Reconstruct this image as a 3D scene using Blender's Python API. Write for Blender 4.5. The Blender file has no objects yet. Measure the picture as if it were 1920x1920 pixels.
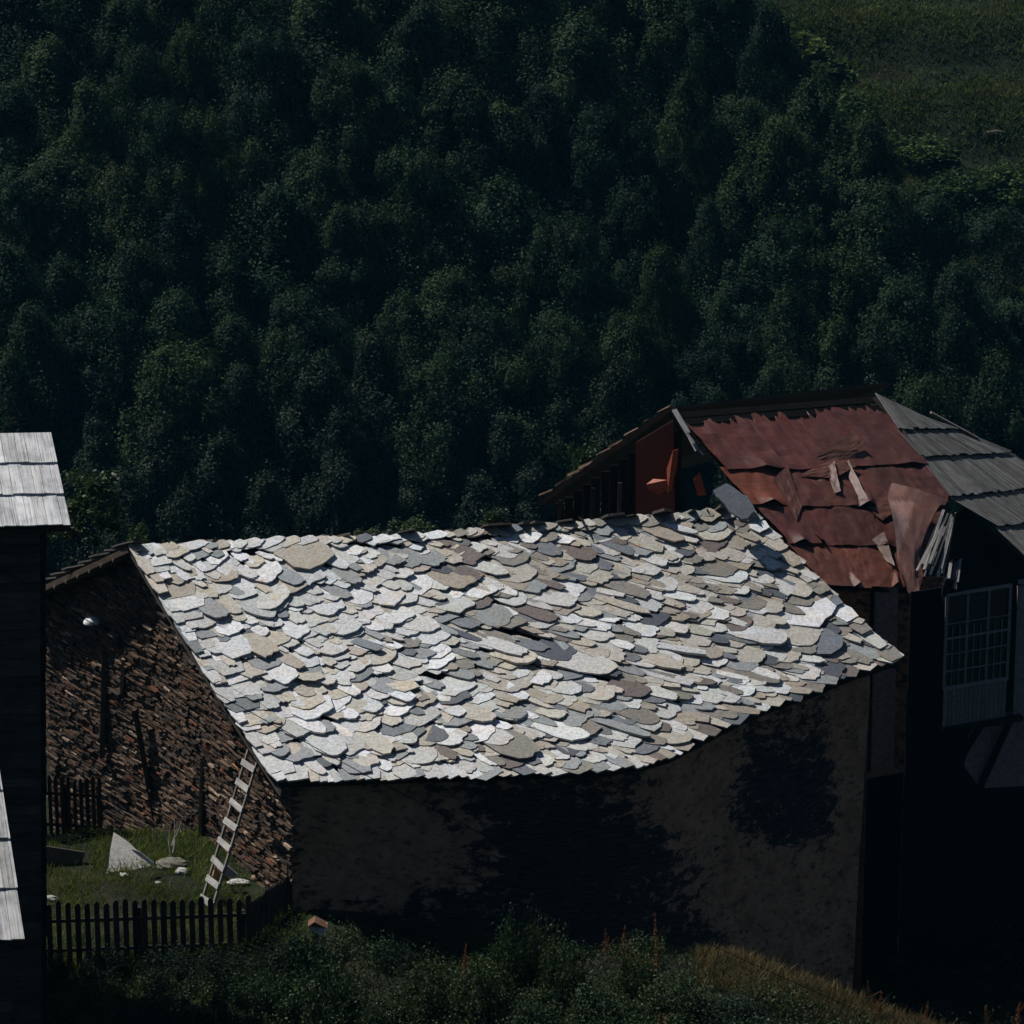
import bpy, math, random
import numpy as np
from mathutils import Vector, noise as mn

random.seed(7); rng = np.random.default_rng(7)
C = bpy.context.scene.collection
S = bpy.context.scene

# ------------------------------------------------------------------ camera, light, exposure
F, PITCH, CAMZ = 8000.0, math.radians(20.0), 38.0          # focal length in photo pixels
cp, sp_ = math.cos(PITCH), math.sin(PITCH)
cam = bpy.data.objects.new('camera', bpy.data.cameras.new('camera')); C.objects.link(cam)
cam.location = (0, 0, CAMZ); cam.rotation_euler = (math.pi/2-PITCH, 0, 0)
cam.data.sensor_width = 36; cam.data.lens = 36*F/1920.0
cam.data.clip_start = 1; cam.data.clip_end = 2000
S.camera = cam

SUN = Vector((-0.52, 0.33, 0.79)).normalized()
w = bpy.data.worlds.new('World'); S.world = w; w.use_nodes = True
nt = w.node_tree; sky = nt.nodes.new('ShaderNodeTexSky'); sky.sky_type = 'NISHITA'; sky.sun_disc = False
sky.sun_elevation = math.asin(SUN.z); sky.sun_rotation = math.atan2(SUN.x, SUN.y)
sky.altitude = 2000; sky.dust_density = 0.3
bg = nt.nodes['Background']; bg.inputs[1].default_value = 0.055
nt.links.new(sky.outputs[0], bg.inputs[0])
sl = bpy.data.lights.new('sun', 'SUN'); sl.energy = 5.0; sl.angle = math.radians(0.5); sl.color = (1, .965, .91)
so = bpy.data.objects.new('sun', sl); C.objects.link(so); so.location = (-30, 60, 60)
so.rotation_euler = SUN.to_track_quat('Z', 'Y').to_euler()
S.view_settings.view_transform = 'Standard'; S.view_settings.look = 'None'
S.view_settings.gamma = 1; S.view_settings.exposure = 0.0
S.cycles.max_bounces = 5; S.cycles.transparent_max_bounces = 4

# ------------------------------------------------------------------ pixel <-> world
def ray(px, py):
    u, v = (px-960)/F, (960-py)/F
    return Vector((u, cp+v*sp_, -sp_+v*cp))
def PY(px, py, Y):
    d = ray(px, py); k = Y/d.y
    return Vector((d.x*k, Y, CAMZ+d.z*k))
def PZ(px, py, z):
    d = ray(px, py); k = (z-CAMZ)/d.z
    return Vector((d.x*k, d.y*k, z))
def proj(p):
    dx, dy, dz = p[0], p[1], p[2]-CAMZ
    f = dy*cp-dz*sp_; u = dy*sp_+dz*cp
    return 960+F*dx/f, 960-F*u/f
def lerp(a, b, t): return a+(b-a)*t
def sm(a, b, x):
    t = min(1, max(0, (x-a)/(b-a))); return t*t*(3-2*t)
def fbm(x, y, z=0, o=4):
    v = 0; a = 1; s = 0
    for i in range(o):
        v += a*mn.noise(Vector((x, y, z))); s += a; a *= .5; x *= 2.1; y *= 2.1; z *= 2.1
    return v/s
def R(a, b): return random.uniform(a, b)

# ------------------------------------------------------------------ mesh helper
class MB:
    def __init__(s): s.v = []; s.f = []; s.c = []; s.g = []
    def add(s, vs, fs, col=(.5, .5, .5), gs=None):
        b = len(s.v); s.v += [tuple(p) for p in vs]; s.f += [tuple(b+i for i in f) for f in fs]
        if callable(col): s.c += [col(p) for p in vs]
        else: s.c += [col]*len(vs)
        s.g += gs if gs else [(0, 0, 0)]*len(vs)
    def box(s, c, ax, ay, az, col=(.5, .5, .5), taper=0.0, jit=0.0):
        vs = []; gs = []; r = R(0, 50)
        for k in (-1, 1):
            for i, j in ((-1, -1), (1, -1), (1, 1), (-1, 1)):
                t = 1-taper*(k > 0)
                p = c+ax*i*t+ay*j*t+az*k
                if jit: p = p+Vector((R(-jit, jit), R(-jit, jit), R(-jit, jit)))
                vs.append(p); gs.append((i*ax.length+r, j*ay.length, k*az.length+r))
        s.add(vs, [(0, 3, 2, 1), (4, 5, 6, 7), (0, 1, 5, 4), (1, 2, 6, 5), (2, 3, 7, 6), (3, 0, 4, 7)], col, gs)
    def beam(s, a, b, wd, th, col=(.5, .5, .5), up=None, jit=0.0, taper=0.0):
        d = (b-a); L = d.length; d = d/L; up = up or Vector((0, 0, 1))
        if abs(d.dot(up)) > .97: up = Vector((0, -1, 0))
        x = d.cross(up).normalized(); y = x.cross(d).normalized()
        s.box((a+b)/2, x*wd/2, y*th/2, d*L/2, col, taper, jit)
    def tube(s, pts, rad, n=6, col=(.3, .3, .3), cap=True):
        vs = []; gs = []; k = 0
        for i, p in enumerate(pts):
            d = (pts[min(i+1, len(pts)-1)]-pts[max(i-1, 0)]).normalized()
            up = Vector((0, 0, 1)) if abs(d.z) < .9 else Vector((0, 1, 0))
            x = d.cross(up).normalized(); y = x.cross(d)
            r = rad[i] if hasattr(rad, '__len__') else rad
            for j in range(n):
                a = 2*math.pi*j/n
                vs.append(p+x*math.cos(a)*r+y*math.sin(a)*r); gs.append((a*.1, 0, i*.5))
        fs = [(i*n+j, i*n+(j+1) % n, (i+1)*n+(j+1) % n, (i+1)*n+j) for i in range(len(pts)-1) for j in range(n)]
        if cap: fs += [tuple(range(n))[::-1], tuple((len(pts)-1)*n+j for j in range(n))]
        s.add(vs, fs, col, gs)
    def poly(s, outline, nrm, th, col, gs=None):
        """a plate: the outline (3-D, flat-ish) is the upper face, the lower face sits th below with a ragged rim"""
        n = len(outline); low = [p-nrm*th for p in outline]
        fs = [tuple(range(n)), tuple(range(2*n-1, n-1, -1))]
        fs += [(i, i+n, (i+1) % n+n, (i+1) % n) for i in range(n)]
        s.add(outline+low, fs, col, (gs+gs) if gs else None)
    def build(s, name, mat, parent=None, origin=None, smooth=False):
        o0 = origin if origin is not None else (root_of(parent).location if parent else Vector((0, 0, 0)))
        me = bpy.data.meshes.new(name)
        me.from_pydata([(p[0]-o0[0], p[1]-o0[1], p[2]-o0[2]) for p in s.v], [], s.f)
        ca = me.color_attributes.new('Col', 'FLOAT_COLOR', 'POINT')
        ca.data.foreach_set('color', np.array([(c[0], c[1], c[2], 1) for c in s.c], dtype=np.float32).ravel())
        ga = me.attributes.new('g', 'FLOAT_VECTOR', 'POINT')
        ga.data.foreach_set('vector', np.array(s.g, dtype=np.float32).ravel())
        me.materials.append(mat)
        if smooth: me.polygons.foreach_set('use_smooth', [True]*len(me.polygons))
        o = bpy.data.objects.new(name, me); C.objects.link(o)
        if parent: o.parent = parent
        else: o.location = o0
        return o
def root_of(o):
    while o.parent: o = o.parent
    return o
def tag(o, label, cat, group=None, kind=None):
    if label: o['label'] = label
    if cat: o['category'] = cat
    if group: o['group'] = group
    if kind: o['kind'] = kind
    return o
def thing(name, loc, label, cat, group=None):
    o = bpy.data.objects.new(name, None); C.objects.link(o); o.location = loc; o.empty_display_size = .3
    return tag(o, label, cat, group)
def copy_tree(o, parent=None):
    c = o.copy(); C.objects.link(c)
    if parent: c.parent = parent
    for ch in list(o.children): copy_tree(ch, c)
    return c

# ------------------------------------------------------------------ materials
class NM:
    def __init__(s, name, rough=.8, spec=.3):
        s.m = bpy.data.materials.new(name); s.m.use_nodes = True; s.t = s.m.node_tree
        s.b = s.t.nodes['Principled BSDF']; s.b.inputs['Roughness'].default_value = rough
        s.b.inputs['Specular IOR Level'].default_value = spec
    def n(s, typ, **kw):
        x = s.t.nodes.new(typ)
        for k, v in kw.items(): setattr(x, k, v)
        return x
    def l(s, a, b): s.t.links.new(a, b)
    def noise(s, scale, detail=4, rough=.6, vec=None, dist=0):
        x = s.n('ShaderNodeTexNoise'); x.inputs['Scale'].default_value = scale
        x.inputs['Detail'].default_value = detail; x.inputs['Roughness'].default_value = rough
        x.inputs['Distortion'].default_value = dist
        if vec: s.l(vec, x.inputs['Vector'])
        return x.outputs[0]
    def ramp(s, fac, stops):
        x = s.n('ShaderNodeValToRGB'); e = x.color_ramp.elements
        while len(e) < len(stops): e.new(.5)
        for el, (p, c) in zip(e, stops):
            el.position = p; el.color = (c[0], c[1], c[2], 1) if hasattr(c, '__len__') else (c, c, c, 1)
        s.l(fac, x.inputs[0]); return x.outputs[0]
    def mix(s, fac, a, b, mode='MIX'):
        x = s.n('ShaderNodeMix', data_type='RGBA', blend_type=mode)
        for i, v in ((0, fac), (6, a), (7, b)):
            if hasattr(v, 'links'): s.l(v, x.inputs[i])
            elif hasattr(v, '__len__'): x.inputs[i].default_value = (v[0], v[1], v[2], 1)
            else: x.inputs[i].default_value = v
        return x.outputs[2]
    def obj(s): return s.n('ShaderNodeTexCoord').outputs['Object']
    def geo(s): return s.n('ShaderNodeNewGeometry').outputs['Position']
    def scaled(s, vec, sc):
        x = s.n('ShaderNodeMapping'); x.inputs['Scale'].default_value = sc; s.l(vec, x.inputs[0]); return x.outputs[0]
    def attr(s, name, out='Color'):
        x = s.n('ShaderNodeAttribute', attribute_name=name); return x.outputs[out]
    def base(s, c):
        if hasattr(c, 'links'): s.l(c, s.b.inputs['Base Color'])
        else: s.b.inputs['Base Color'].default_value = (c[0], c[1], c[2], 1)
    def bump(s, h, st=.5, d=.02):
        x = s.n('ShaderNodeBump'); x.inputs['Strength'].default_value = st; x.inputs['Distance'].default_value = d
        s.l(h, x.inputs['Height']); s.l(x.outputs[0], s.b.inputs['Normal'])

def m_slate():
    m = NM('slate_stone', .62, .35); o = m.geo(); c = m.attr('Col')
    n1 = m.noise(2.3, 5, .65, o); n2 = m.noise(14, 5, .7, o); n3 = m.noise(60, 3, .6, o)
    v = m.ramp(n2, [(.3, .66), (.5, 1.0), (.72, 1.22)])
    c = m.mix(1, c, v, 'MULTIPLY')
    vein = m.ramp(m.noise(7, 6, .75, m.scaled(o, (.5, 1.6, 1.6)), 1.2), [(.46, 1), (.50, .62), (.54, 1)])
    c = m.mix(1, c, vein, 'MULTIPLY')
    c = m.mix(1, c, m.ramp(n3, [(.35, .82), (.65, 1.14)]), 'MULTIPLY')
    wm = m.ramp(n1, [(.50, 0), (.66, 1)])
    c = m.mix(m.mix(1, wm, (.55, .55, .55), 'MULTIPLY'), c, m.mix(1, c, (1.02, .88, .70), 'MULTIPLY'))
    rs = m.ramp(m.noise(5.1, 3, .6, o, .4), [(.66, 0), (.74, 1)])
    c = m.mix(m.mix(1, rs, (.75, .75, .75), 'MULTIPLY'), c, (.44, .24, .11))
    lk = m.ramp(m.noise(26, 4, .7, o), [(.62, 0), (.72, 1)])
    c = m.mix(m.mix(1, lk, (.45, .45, .45), 'MULTIPLY'), c, (.20, .19, .17))
    m.base(c); h = m.mix(.4, n2, n3); m.bump(h, .9, .02); return m.m
def m_wood(name='weathered_wood', dark=.5, sc=1.0, along=(34, 34, 1.6), bump=.5, spec=.15):
    m = NM(name, .85, spec); g = m.scaled(m.attr('g', 'Vector'), along)
    c = m.attr('Col'); n = m.noise(1, 6, .7, g)
    c = m.mix(1, c, m.ramp(n, [(.32, dark), (.5, .9), (.7, 1.1)]), 'MULTIPLY')
    n2 = m.noise(3.2*sc, 4, .6, m.geo())
    c = m.mix(1, c, m.ramp(n2, [(.35, .72), (.6, 1.08)]), 'MULTIPLY')
    m.base(c); m.bump(n, bump, .008); return m.m
def m_plain(name, rough=.8, var=.35, sc=8, bs=.5, bd=.01, spec=.3):
    m = NM(name, rough, spec); c = m.attr('Col'); o = m.geo()
    n = m.noise(sc, 5, .65, o)
    m.base(m.mix(1, c, m.ramp(n, [(.3, 1-var), (.7, 1+var*.5)]), 'MULTIPLY')); m.bump(n, bs, bd); return m.m
def m_masonry():
    m = NM('dry_stone', .85, .2); o = m.geo(); c = m.attr('Col')
    n = m.noise(9, 5, .7, o); n2 = m.noise(1.1, 4, .6, o)
    c = m.mix(1, c, m.ramp(n, [(.3, .5), (.7, 1.3)]), 'MULTIPLY')
    c = m.mix(1, c, m.ramp(n2, [(.35, .4), (.65, 1.25)]), 'MULTIPLY')
    m.base(c); m.bump(n, .8, .03); return m.m
def m_plaster():
    """old lime plaster (Col.r = how much of it is left) over thin-bedded rubble"""
    m = NM('old_plaster', .9, .15); o = m.geo()
    left = m.n('ShaderNodeSeparateColor'); m.l(m.attr('Col'), left.inputs[0])
    st = m.scaled(o, (1.6, 1.6, 11)); n = m.noise(2.0, 6, .7, st, .3)
    edge = m.noise(2.4, 9, .78, m.scaled(o, (1, 1, 1.7)))
    ed_ = m.n('ShaderNodeMath', operation='MULTIPLY_ADD'); m.l(edge, ed_.inputs[0]); ed_.inputs[1].default_value = 1.7; ed_.inputs[2].default_value = -.35; edge = ed_.outputs[0]
    ad = m.n('ShaderNodeMath', operation='ADD'); m.l(left.outputs[0], ad.inputs[0]); m.l(edge, ad.inputs[1])
    mask = m.ramp(ad.outputs[0], [(.88, 0), (.98, 1)])
    fleck = m.ramp(m.noise(4.5, 8, .78, m.scaled(o, (1, 1, 1.8))), [(.53, 1), (.62, .15)])
    mask = m.mix(1, mask, fleck, 'MULTIPLY')
    stone = m.ramp(n, [(.3, (.006, .008, .012)), (.5, (.02, .022, .026)), (.62, (.055, .047, .042)), (.75, (.10, .08, .065))])
    pn = m.noise(2.2, 8, .75, o)
    pl = m.ramp(pn, [(.3, (.14, .08, .048)), (.5, (.29, .175, .108)), (.75, (.42, .27, .18))])
    m.base(m.mix(mask, stone, pl))
    m.bump(m.mix(.5, n, mask), .45, .03); return m.m
def m_leaf(name, a, b, c, trans=.25, rough=.45, spec=.35):
    m = NM(name, rough, spec); gi = m.n('ShaderNodeNewGeometry'); oi = m.n('ShaderNodeObjectInfo')
    col = m.ramp(gi.outputs['Random Per Island'], [(0, a), (.5, b), (1, c)])
    big = m.ramp(m.noise(.35, 3, .6, gi.outputs['Position']), [(.3, .6), (.7, 1.35)])
    col = m.mix(1, col, big, 'MULTIPLY')
    tint = m.ramp(oi.outputs['Random'], [(0, (.45, .62, .66)), (.3, (.75, .92, .85)), (.6, (1.0, 1.05, .85)), (.85, (1.25, 1.22, .85)), (1, (1.4, 1.22, .85))])
    col = m.mix(1, col, tint, 'MULTIPLY'); m.base(col)
    tr = m.n('ShaderNodeBsdfTranslucent'); m.l(m.mix(1, col, (1.25, 1.3, .7), 'MULTIPLY'), tr.inputs[0])
    ms = m.n('ShaderNodeMixShader'); ms.inputs[0].default_value = trans
    m.l(m.b.outputs[0], ms.inputs[1]); m.l(tr.outputs[0], ms.inputs[2])
    m.l(ms.outputs[0], m.t.nodes['Material Output'].inputs[0]); return m.m
def m_ground():
    m = NM('earth_and_grass', .95, .1); o = m.geo()
    n = m.noise(.12, 6, .65, o); n2 = m.noise(2.2, 6, .7, o); n3 = m.noise(.9, 5, .7, m.scaled(o, (.35, 1, 1)))
    c = m.ramp(n, [(.35, (.008, .013, .008)), (.5, (.013, .017, .009)), (.65, (.022, .019, .012))])
    c = m.mix(1, c, m.ramp(n2, [(.3, .5), (.7, 1.5)]), 'MULTIPLY')
    c = m.mix(1, c, m.ramp(n3, [(.35, .55), (.6, 1.3)]), 'MULTIPLY')
    m.base(c); m.bump(m.mix(.5, n2, n3), 1, .15); return m.m
def m_rust():
    m = NM('rusty_sheet', .55, .35); o = m.geo(); c = m.attr('Col')
    n = m.noise(1.6, 6, .7, o); n2 = m.noise(11, 5, .7, o)
    c = m.mix(1, c, m.ramp(n, [(.3, (.62, .55, .55)), (.5, (1, 1, 1)), (.7, (1.25, 1.05, .85))]), 'MULTIPLY')
    c = m.mix(1, c, m.ramp(n2, [(.3, .75), (.7, 1.15)]), 'MULTIPLY')
    m.base(c); m.bump(n2, .35, .01); return m.m

M_slate = m_slate(); M_wood = m_wood(); M_oldwood = m_wood('dark_timber', .4, spec=.02); M_mason = m_masonry(); M_plaster = m_plaster()
M_rust = m_rust(); M_plain = m_plain('rough_stone'); M_ground = m_ground()
M_shingle = m_wood('grey_shingle', .3, 1.0, (22, 22, .9), .9)
M_paint = m_plain('peeling_paint', .7, .5, 14)
M_bark = m_wood('bark', .4, 1, (8, 8, 2))
M_leafF = m_leaf('forest_leaves', (.009, .021, .013), (.018, .034, .018), (.044, .060, .031), .2, .65, .06)
M_leafD = m_leaf('shade_dark_leaves', (.005, .011, .008), (.008, .016, .010), (.018, .026, .014), .12, .6, .1)  # shade of the lower wood and hollow is put into this leaf colour
M_leafB = m_leaf('bush_leaves', (.008, .018, .008), (.016, .030, .012), (.055, .068, .036), .2, .6, .15)
M_leafY = m_leaf('sapling_leaves', (.015, .028, .009), (.025, .042, .013), (.05, .068, .022), .25, .5, .2)
M_grass = m_leaf('grass_blades', (.035, .062, .012), (.075, .105, .02), (.15, .14, .045), .3, .7, .15)
M_weed = m_leaf('weed_blades', (.006, .013, .006), (.011, .020, .009), (.03, .034, .018), .2, .7, .15)
M_dry = m_leaf('dry_grass', (.10, .055, .028), (.17, .10, .052), (.26, .18, .10), .2, .8, .1)
M_rustweed = m_leaf('rust_seed_heads', (.07, .024, .014), (.12, .042, .018), (.16, .075, .03), .2, .8, .1)
gm = NM('dark_glass', .12, .5); gm.base((.012, .015, .018)); M_glass = gm.m
cm = NM('black_cable', .9, .0); cm.base((.006, .006, .007)); M_cable = cm.m

# ------------------------------------------------------------------ main roof surface
Z_RL, Z_RR = 5.9, 5.6
EAVE = [(522, 1474, 2.9), (640, 1470, 2.9), (800, 1462, 2.92), (960, 1459, 2.93), (1110, 1453, 2.95), (1200, 1441, 2.97),
        (1262, 1424, 3.0), (1340, 1383, 3.08), (1430, 1338, 3.16), (1530, 1300, 3.25), (1610, 1266, 3.33), (1690, 1243, 3.4)]
def ridge(s):
    y = lerp(1022, 955, s); x = lerp(242, 1400, s); y += 9*math.sin(math.pi*s)
    return PZ(x, y, lerp(Z_RL, Z_RR, s)-.0)
def eave(s):
    x = 522+1168*s
    for a, b in zip(EAVE, EAVE[1:]):
        if x <= b[0] or b is EAVE[-1]:
            t = (x-a[0])/(b[0]-a[0]); return PZ(x, lerp(a[1], b[1], t), lerp(a[2], b[2], t))
_rc = {}
def roofS(s, t):
    k = round(s, 3)
    if k not in _rc: _rc[k] = (ridge(k), eave(k))
    a, b = _rc[k]
    p = a.lerp(b, t); p = Vector(p)
    p.z += .06*fbm(p.x*.35, p.y*.35, 3)-.09*math.sin(math.pi*t)
    return p
BL = PY(25, 1122, 90.4); BR = Vector((5.9, 92.4, 3.2))
def backS(s, t):
    return ridge(s).lerp(BL.lerp(BR, s), t)+Vector((0, 0, .05*math.sin(8*s)*t))

PALE = [((.58, .59, .59), 6), ((.70, .71, .725), 4), ((.50, .505, .49), 5), ((.50, .465, .40), 3.4), ((.40, .36, .305), 2.4),
        ((.28, .30, .31), 2), ((.18, .205, .22), 1.2), ((.10, .115, .135), .5)]
WARM = [((.54, .54, .525), 4), ((.66, .67, .67), 2.4), ((.46, .43, .375), 5.5), ((.33, .295, .245), 4), ((.22, .205, .18), 2.5),
        ((.26, .28, .285), 3), ((.15, .165, .185), 2), ((.075, .085, .105), 1.0), ((.15, .125, .115), .8)]
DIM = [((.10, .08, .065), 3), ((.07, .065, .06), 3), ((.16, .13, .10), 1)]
def pickcol(tab, d=.05):
    r = R(0, sum(w for _, w in tab))
    for c, w_ in tab:
        r -= w_
        if r <= 0: break
    k = R(1-d*2, 1+d); return (c[0]*k*R(.97, 1.03), c[1]*k, c[2]*k*R(.97, 1.03))

def slate(mb, P, nrm, dn, wd, ln, lift, th, col, course=None, flat=False):
    """one slate: P = middle of its lower edge on the deck, dn = unit vector pointing down the roof"""
    ac = (course if course is not None else nrm.cross(dn)).normalized()
    n = 7; pts = []
    k = R(1.5, 5.0); sk = R(-.30, .12)
    if flat: k = 7; sk = 0
    lo = []
    for i in range(n+1):                                  # the rounded, broken lower end
        a = -1+2*i/n
        b = (1-abs(a)**k)**(1/k) if abs(a) < 1 else 0
        e = R(-.08, .07)*(.3 if flat else 1)
        lo.append((a*.5*wd*(1+.05*R(-1, 1)), (b-1)*.42*ln*R(.85, 1.1)*.9+e*ln*.5+a*sk*wd*.4))
    tp = R(.55, 1.0)
    side = []
    for q in (.55, .85): side.append((.5*wd*lerp(1, tp, q)*R(.93, 1.05), -ln*q))
    up = [(.5*wd*tp*.8, -ln), (-.5*wd*tp*.8, -ln*R(.95, 1.05))]
    side2 = [(-.5*wd*lerp(1, tp, q)*R(.93, 1.05), -ln*q) for q in (.85, .55)]
    o2 = lo+side+up+side2
    roll = R(-.035, .035); tilt = lift/ln
    out = []
    for x, y in o2:
        h = lift+th+y*tilt*1.0+x*roll
        out.append(P+ac*x+dn*y+nrm*h)
    out = out[::-1]
    n_ = (out[2]-out[0]).cross(out[6]-out[0])
    if n_.dot(nrm) < 0: out = out[::-1]
    mb.poly(out, nrm, th*1.0, col)

def slate_field(surf, rows, kfun, tabs, smin=.0, wmul=1.0, expo=.25, edge=True, seed=1, skip=0):
    random.seed(seed); mb = MB()
    def frame(s, t):
        e = .004
        a = surf(min(1, s+e), t)-surf(max(0, s-e), t); b = surf(s, min(1, t+e))-surf(s, max(0, t-e))
        nn = a.cross(b).normalized()
        if nn.z < 0: nn = -nn
        return a.normalized(), b.normalized(), nn
    nrow = rows
    for r in range(nrow+1):
        t0 = 1-r/nrow*.985
        L = (surf(1, t0)-surf(0, t0)).length
        if t0 < skip: break
        x = R(-.02, .05)
        big = R(.75, 1.25)
        while x < L+.05:
            s = min(1, max(0, x/L)); warm = s > .45+R(-.2, .2)
            wd = random.choice([R(.15, .26), R(.24, .40), R(.38, .70)])*wmul*big
            if warm: wd *= .88
            slab = random.random() < .045 and .1 < t0 < .93 and .03 < s < .97
            ln = R(.6, .95)*(.9 if not warm else 1.15)
            if slab: wd *= R(1.3, 1.8); ln *= 1.45
            t = t0+R(-.5, .5)*1.25/nrow
            t = max(t, .035)
            if r == 0: t = 1+R(-.002, .005)
            sm_ = min(1, max(0, (x+wd/2)/L))
            if x+wd > L+.12 and r: wd = max(.2, L+.1-x)
            P = surf(sm_, min(1, t)); u, v, nn = frame(sm_, min(.995, max(.005, t)))
            if t > 1: P = P+v*(t-1)*7
            k = kfun(sm_, t)*sm(0, .08, t)*sm(.0, .05, s)+R(-.26, .26)*(sm(.0, .05, s)*.85+.1)
            dn = (v+u*k); dn = (dn-nn*dn.dot(nn)).normalized()
            th = R(.018, .05)*(1.35 if slab else 1)
            lift = R(.05, .10)+(.05 if slab else 0)
            if t < .12: ln = min(ln, .42); lift = R(.05, .09)
            if t-ln/7 < 0: ln = max(.22, t*7+.05)
            slate(mb, P, nn, dn, wd*1.12, ln, lift, th, pickcol(tabs[1] if warm else tabs[0]), flat=(r == 0 or s < .02 or s > .97), course=(nn.cross(dn).normalized()+u*R(.15, 1.2)))
            x += wd*R(.78, .98)
    if edge:                                             # long slabs laid down along both rakes
        for side in (0, 1):
            d = 0
            while d < .98:
                l_ = R(.07, .14); P = surf(side, min(1, d+l_)); u, v, nn = frame(side, min(.99, d+l_/2))
                P = P+u*(.07 if side == 0 else -.14)
                slate(mb, P, nn, v, R(.22, .34)*(1.5 if side else 1), l_*7*1.15, R(.09, .13), .035, pickcol(tabs[1] if side else tabs[0]), flat=True)
                d += l_*.9
    return mb
def kf(s, t):
    return .30+.62*sm(.04, .45, s)-.35*sm(.88, 1, s)-.35*sm(.85, 1, t)*(1-sm(.5, .8, s))

G0 = PZ(545, 1720, 0); 
slate_house = thing('slate_roof_house', (0, 86, -2), 'stone house under a pale grey slate roof, the largest building in the middle', 'house', )
roof = slate_field(roofS, 24, kf, (PALE, WARM), seed=11).build('roof', M_slate, slate_house)
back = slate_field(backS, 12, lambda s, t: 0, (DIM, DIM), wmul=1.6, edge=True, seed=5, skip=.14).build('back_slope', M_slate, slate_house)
# timber deck below the slates
mb = MB(); NS, NT = 60, 14
for surf in (roofS, backS):
    vs = [surf(i/NS, j/NT*.985)-Vector((0, 0, .03)) for i in range(NS+1) for j in range(NT+1)]
    lo = [p-Vector((0, 0, .11)) for p in vs]; n = len(vs)
    fs = []
    for i in range(NS):
        for j in range(NT):
            a = i*(NT+1)+j; q = (a, a+1, a+NT+2, a+NT+1); fs.append(q); fs.append(tuple(x+n for x in q[::-1]))
    rim = [i*(NT+1)+NT for i in range(NS+1)]; fs += [(a, a+n, b+n, b) for a, b in zip(rim, rim[1:])]
    for e in (0, NS): fs += [(e*(NT+1)+j, e*(NT+1)+j+n, e*(NT+1)+j+1+n, e*(NT+1)+j+1) for j in range(NT)]
    mb.add(vs+lo, fs, (.03, .027, .024))
mb.build('roof_deck', M_oldwood, slate_house)
# dark slab standing on the right ridge end
mb = MB(); a, b = PY(1352, 918, 88.6), PY(1396, 968, 88.2)
v = (b-a).normalized(); nn = Vector((.1, -.5, .85)).normalized(); nn = (nn-v*nn.dot(v)).normalized()
slate(mb, b+v*.1, nn, v, .62, .95, .16, .05, (.10, .115, .14)); mb.build('ridge_slab', M_slate, slate_house)
# rake boards and rafter ends
for s_, off in ((0, Vector((.03, 0, -.14))), (1, Vector((-.05, 0, -.14)))):
    mb = MB()
    for j in range(6): mb.beam(roofS(s_, j/6)+off, roofS(s_, (j+1)/6+.01)+off, .05, .16, (.10, .09, .08))
    mb.build('rake_board', M_oldwood, slate_house)
mb = MB()
for j in range(4): mb.beam(backS(0, j/4)-Vector((0, 0, .1)), backS(0, (j+1)/4)-Vector((0, 0, .1)), .07, .12, (.13, .10, .08))
mb.build('rake_board', M_oldwood, slate_house)
for i in range(9):
    mb = MB(); t = .12+i*.1; p = backS(0, t)+Vector((-.05, -.02, -.2)); q = p+Vector((.35, .2, .02))
    mb.beam(p, q, .07, .07, (.16, .12, .09)); mb.build('rafter_end', M_oldwood, slate_house)

# walls: front (bent) with left-over plaster
def frontline():
    out = []
    for s in np.linspace(.032, .965, 90):
        s = round(float(s), 3); p = roofS(s, .945); out.append((s, Vector((p.x, p.y, p.z-.13))))
    return out
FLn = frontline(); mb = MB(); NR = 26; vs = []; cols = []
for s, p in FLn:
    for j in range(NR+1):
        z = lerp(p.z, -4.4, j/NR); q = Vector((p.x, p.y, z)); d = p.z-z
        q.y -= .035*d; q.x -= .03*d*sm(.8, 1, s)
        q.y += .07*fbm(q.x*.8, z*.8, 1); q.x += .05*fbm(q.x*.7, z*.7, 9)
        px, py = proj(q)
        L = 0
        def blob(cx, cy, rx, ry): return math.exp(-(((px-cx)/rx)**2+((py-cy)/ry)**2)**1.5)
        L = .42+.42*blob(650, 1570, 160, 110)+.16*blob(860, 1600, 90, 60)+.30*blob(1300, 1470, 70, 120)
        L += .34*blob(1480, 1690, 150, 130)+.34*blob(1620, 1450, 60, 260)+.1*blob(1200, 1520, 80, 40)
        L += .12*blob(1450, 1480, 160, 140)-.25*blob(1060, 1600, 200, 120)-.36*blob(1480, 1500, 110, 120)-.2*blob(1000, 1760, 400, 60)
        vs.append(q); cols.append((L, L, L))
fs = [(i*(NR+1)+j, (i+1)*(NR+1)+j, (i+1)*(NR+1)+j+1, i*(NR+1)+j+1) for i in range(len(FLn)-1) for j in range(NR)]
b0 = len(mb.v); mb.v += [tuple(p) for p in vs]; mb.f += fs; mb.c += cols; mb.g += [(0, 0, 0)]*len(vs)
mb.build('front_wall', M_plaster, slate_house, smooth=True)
# right end wall and back wall (not seen from the photo's side)
def wallstrip(mb, pts, zlow, col):
    for (a, b) in zip(pts, pts[1:]):
        mb.add([a, b, Vector((b.x, b.y, zlow)), Vector((a.x, a.y, zlow))], [(0, 1, 2, 3)], col)
mb = MB(); e = FLn[-1][1]; eb = vs[-1].copy(); eb.x += .01
mb.add([e, eb, e+Vector((-.5, 1.2, 0)), eb+Vector((-.5, 1.2, 0))], [(0, 1, 3, 2)], (.6, .6, .6)); rr = roofS(.955, 0); br = backS(.955, .93)
wallstrip(mb, [e, Vector((rr.x, rr.y, rr.z-.15)), Vector((br.x, br.y, br.z-.15))], -6, (.6, .6, .6))
bl = backS(.03, .93); wallstrip(mb, [Vector((br.x, br.y, br.z-.15)), Vector((bl.x, bl.y, bl.z-.15))], -6, (.6, .6, .6))
mb.build('back_wall', M_plaster, slate_house)
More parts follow.
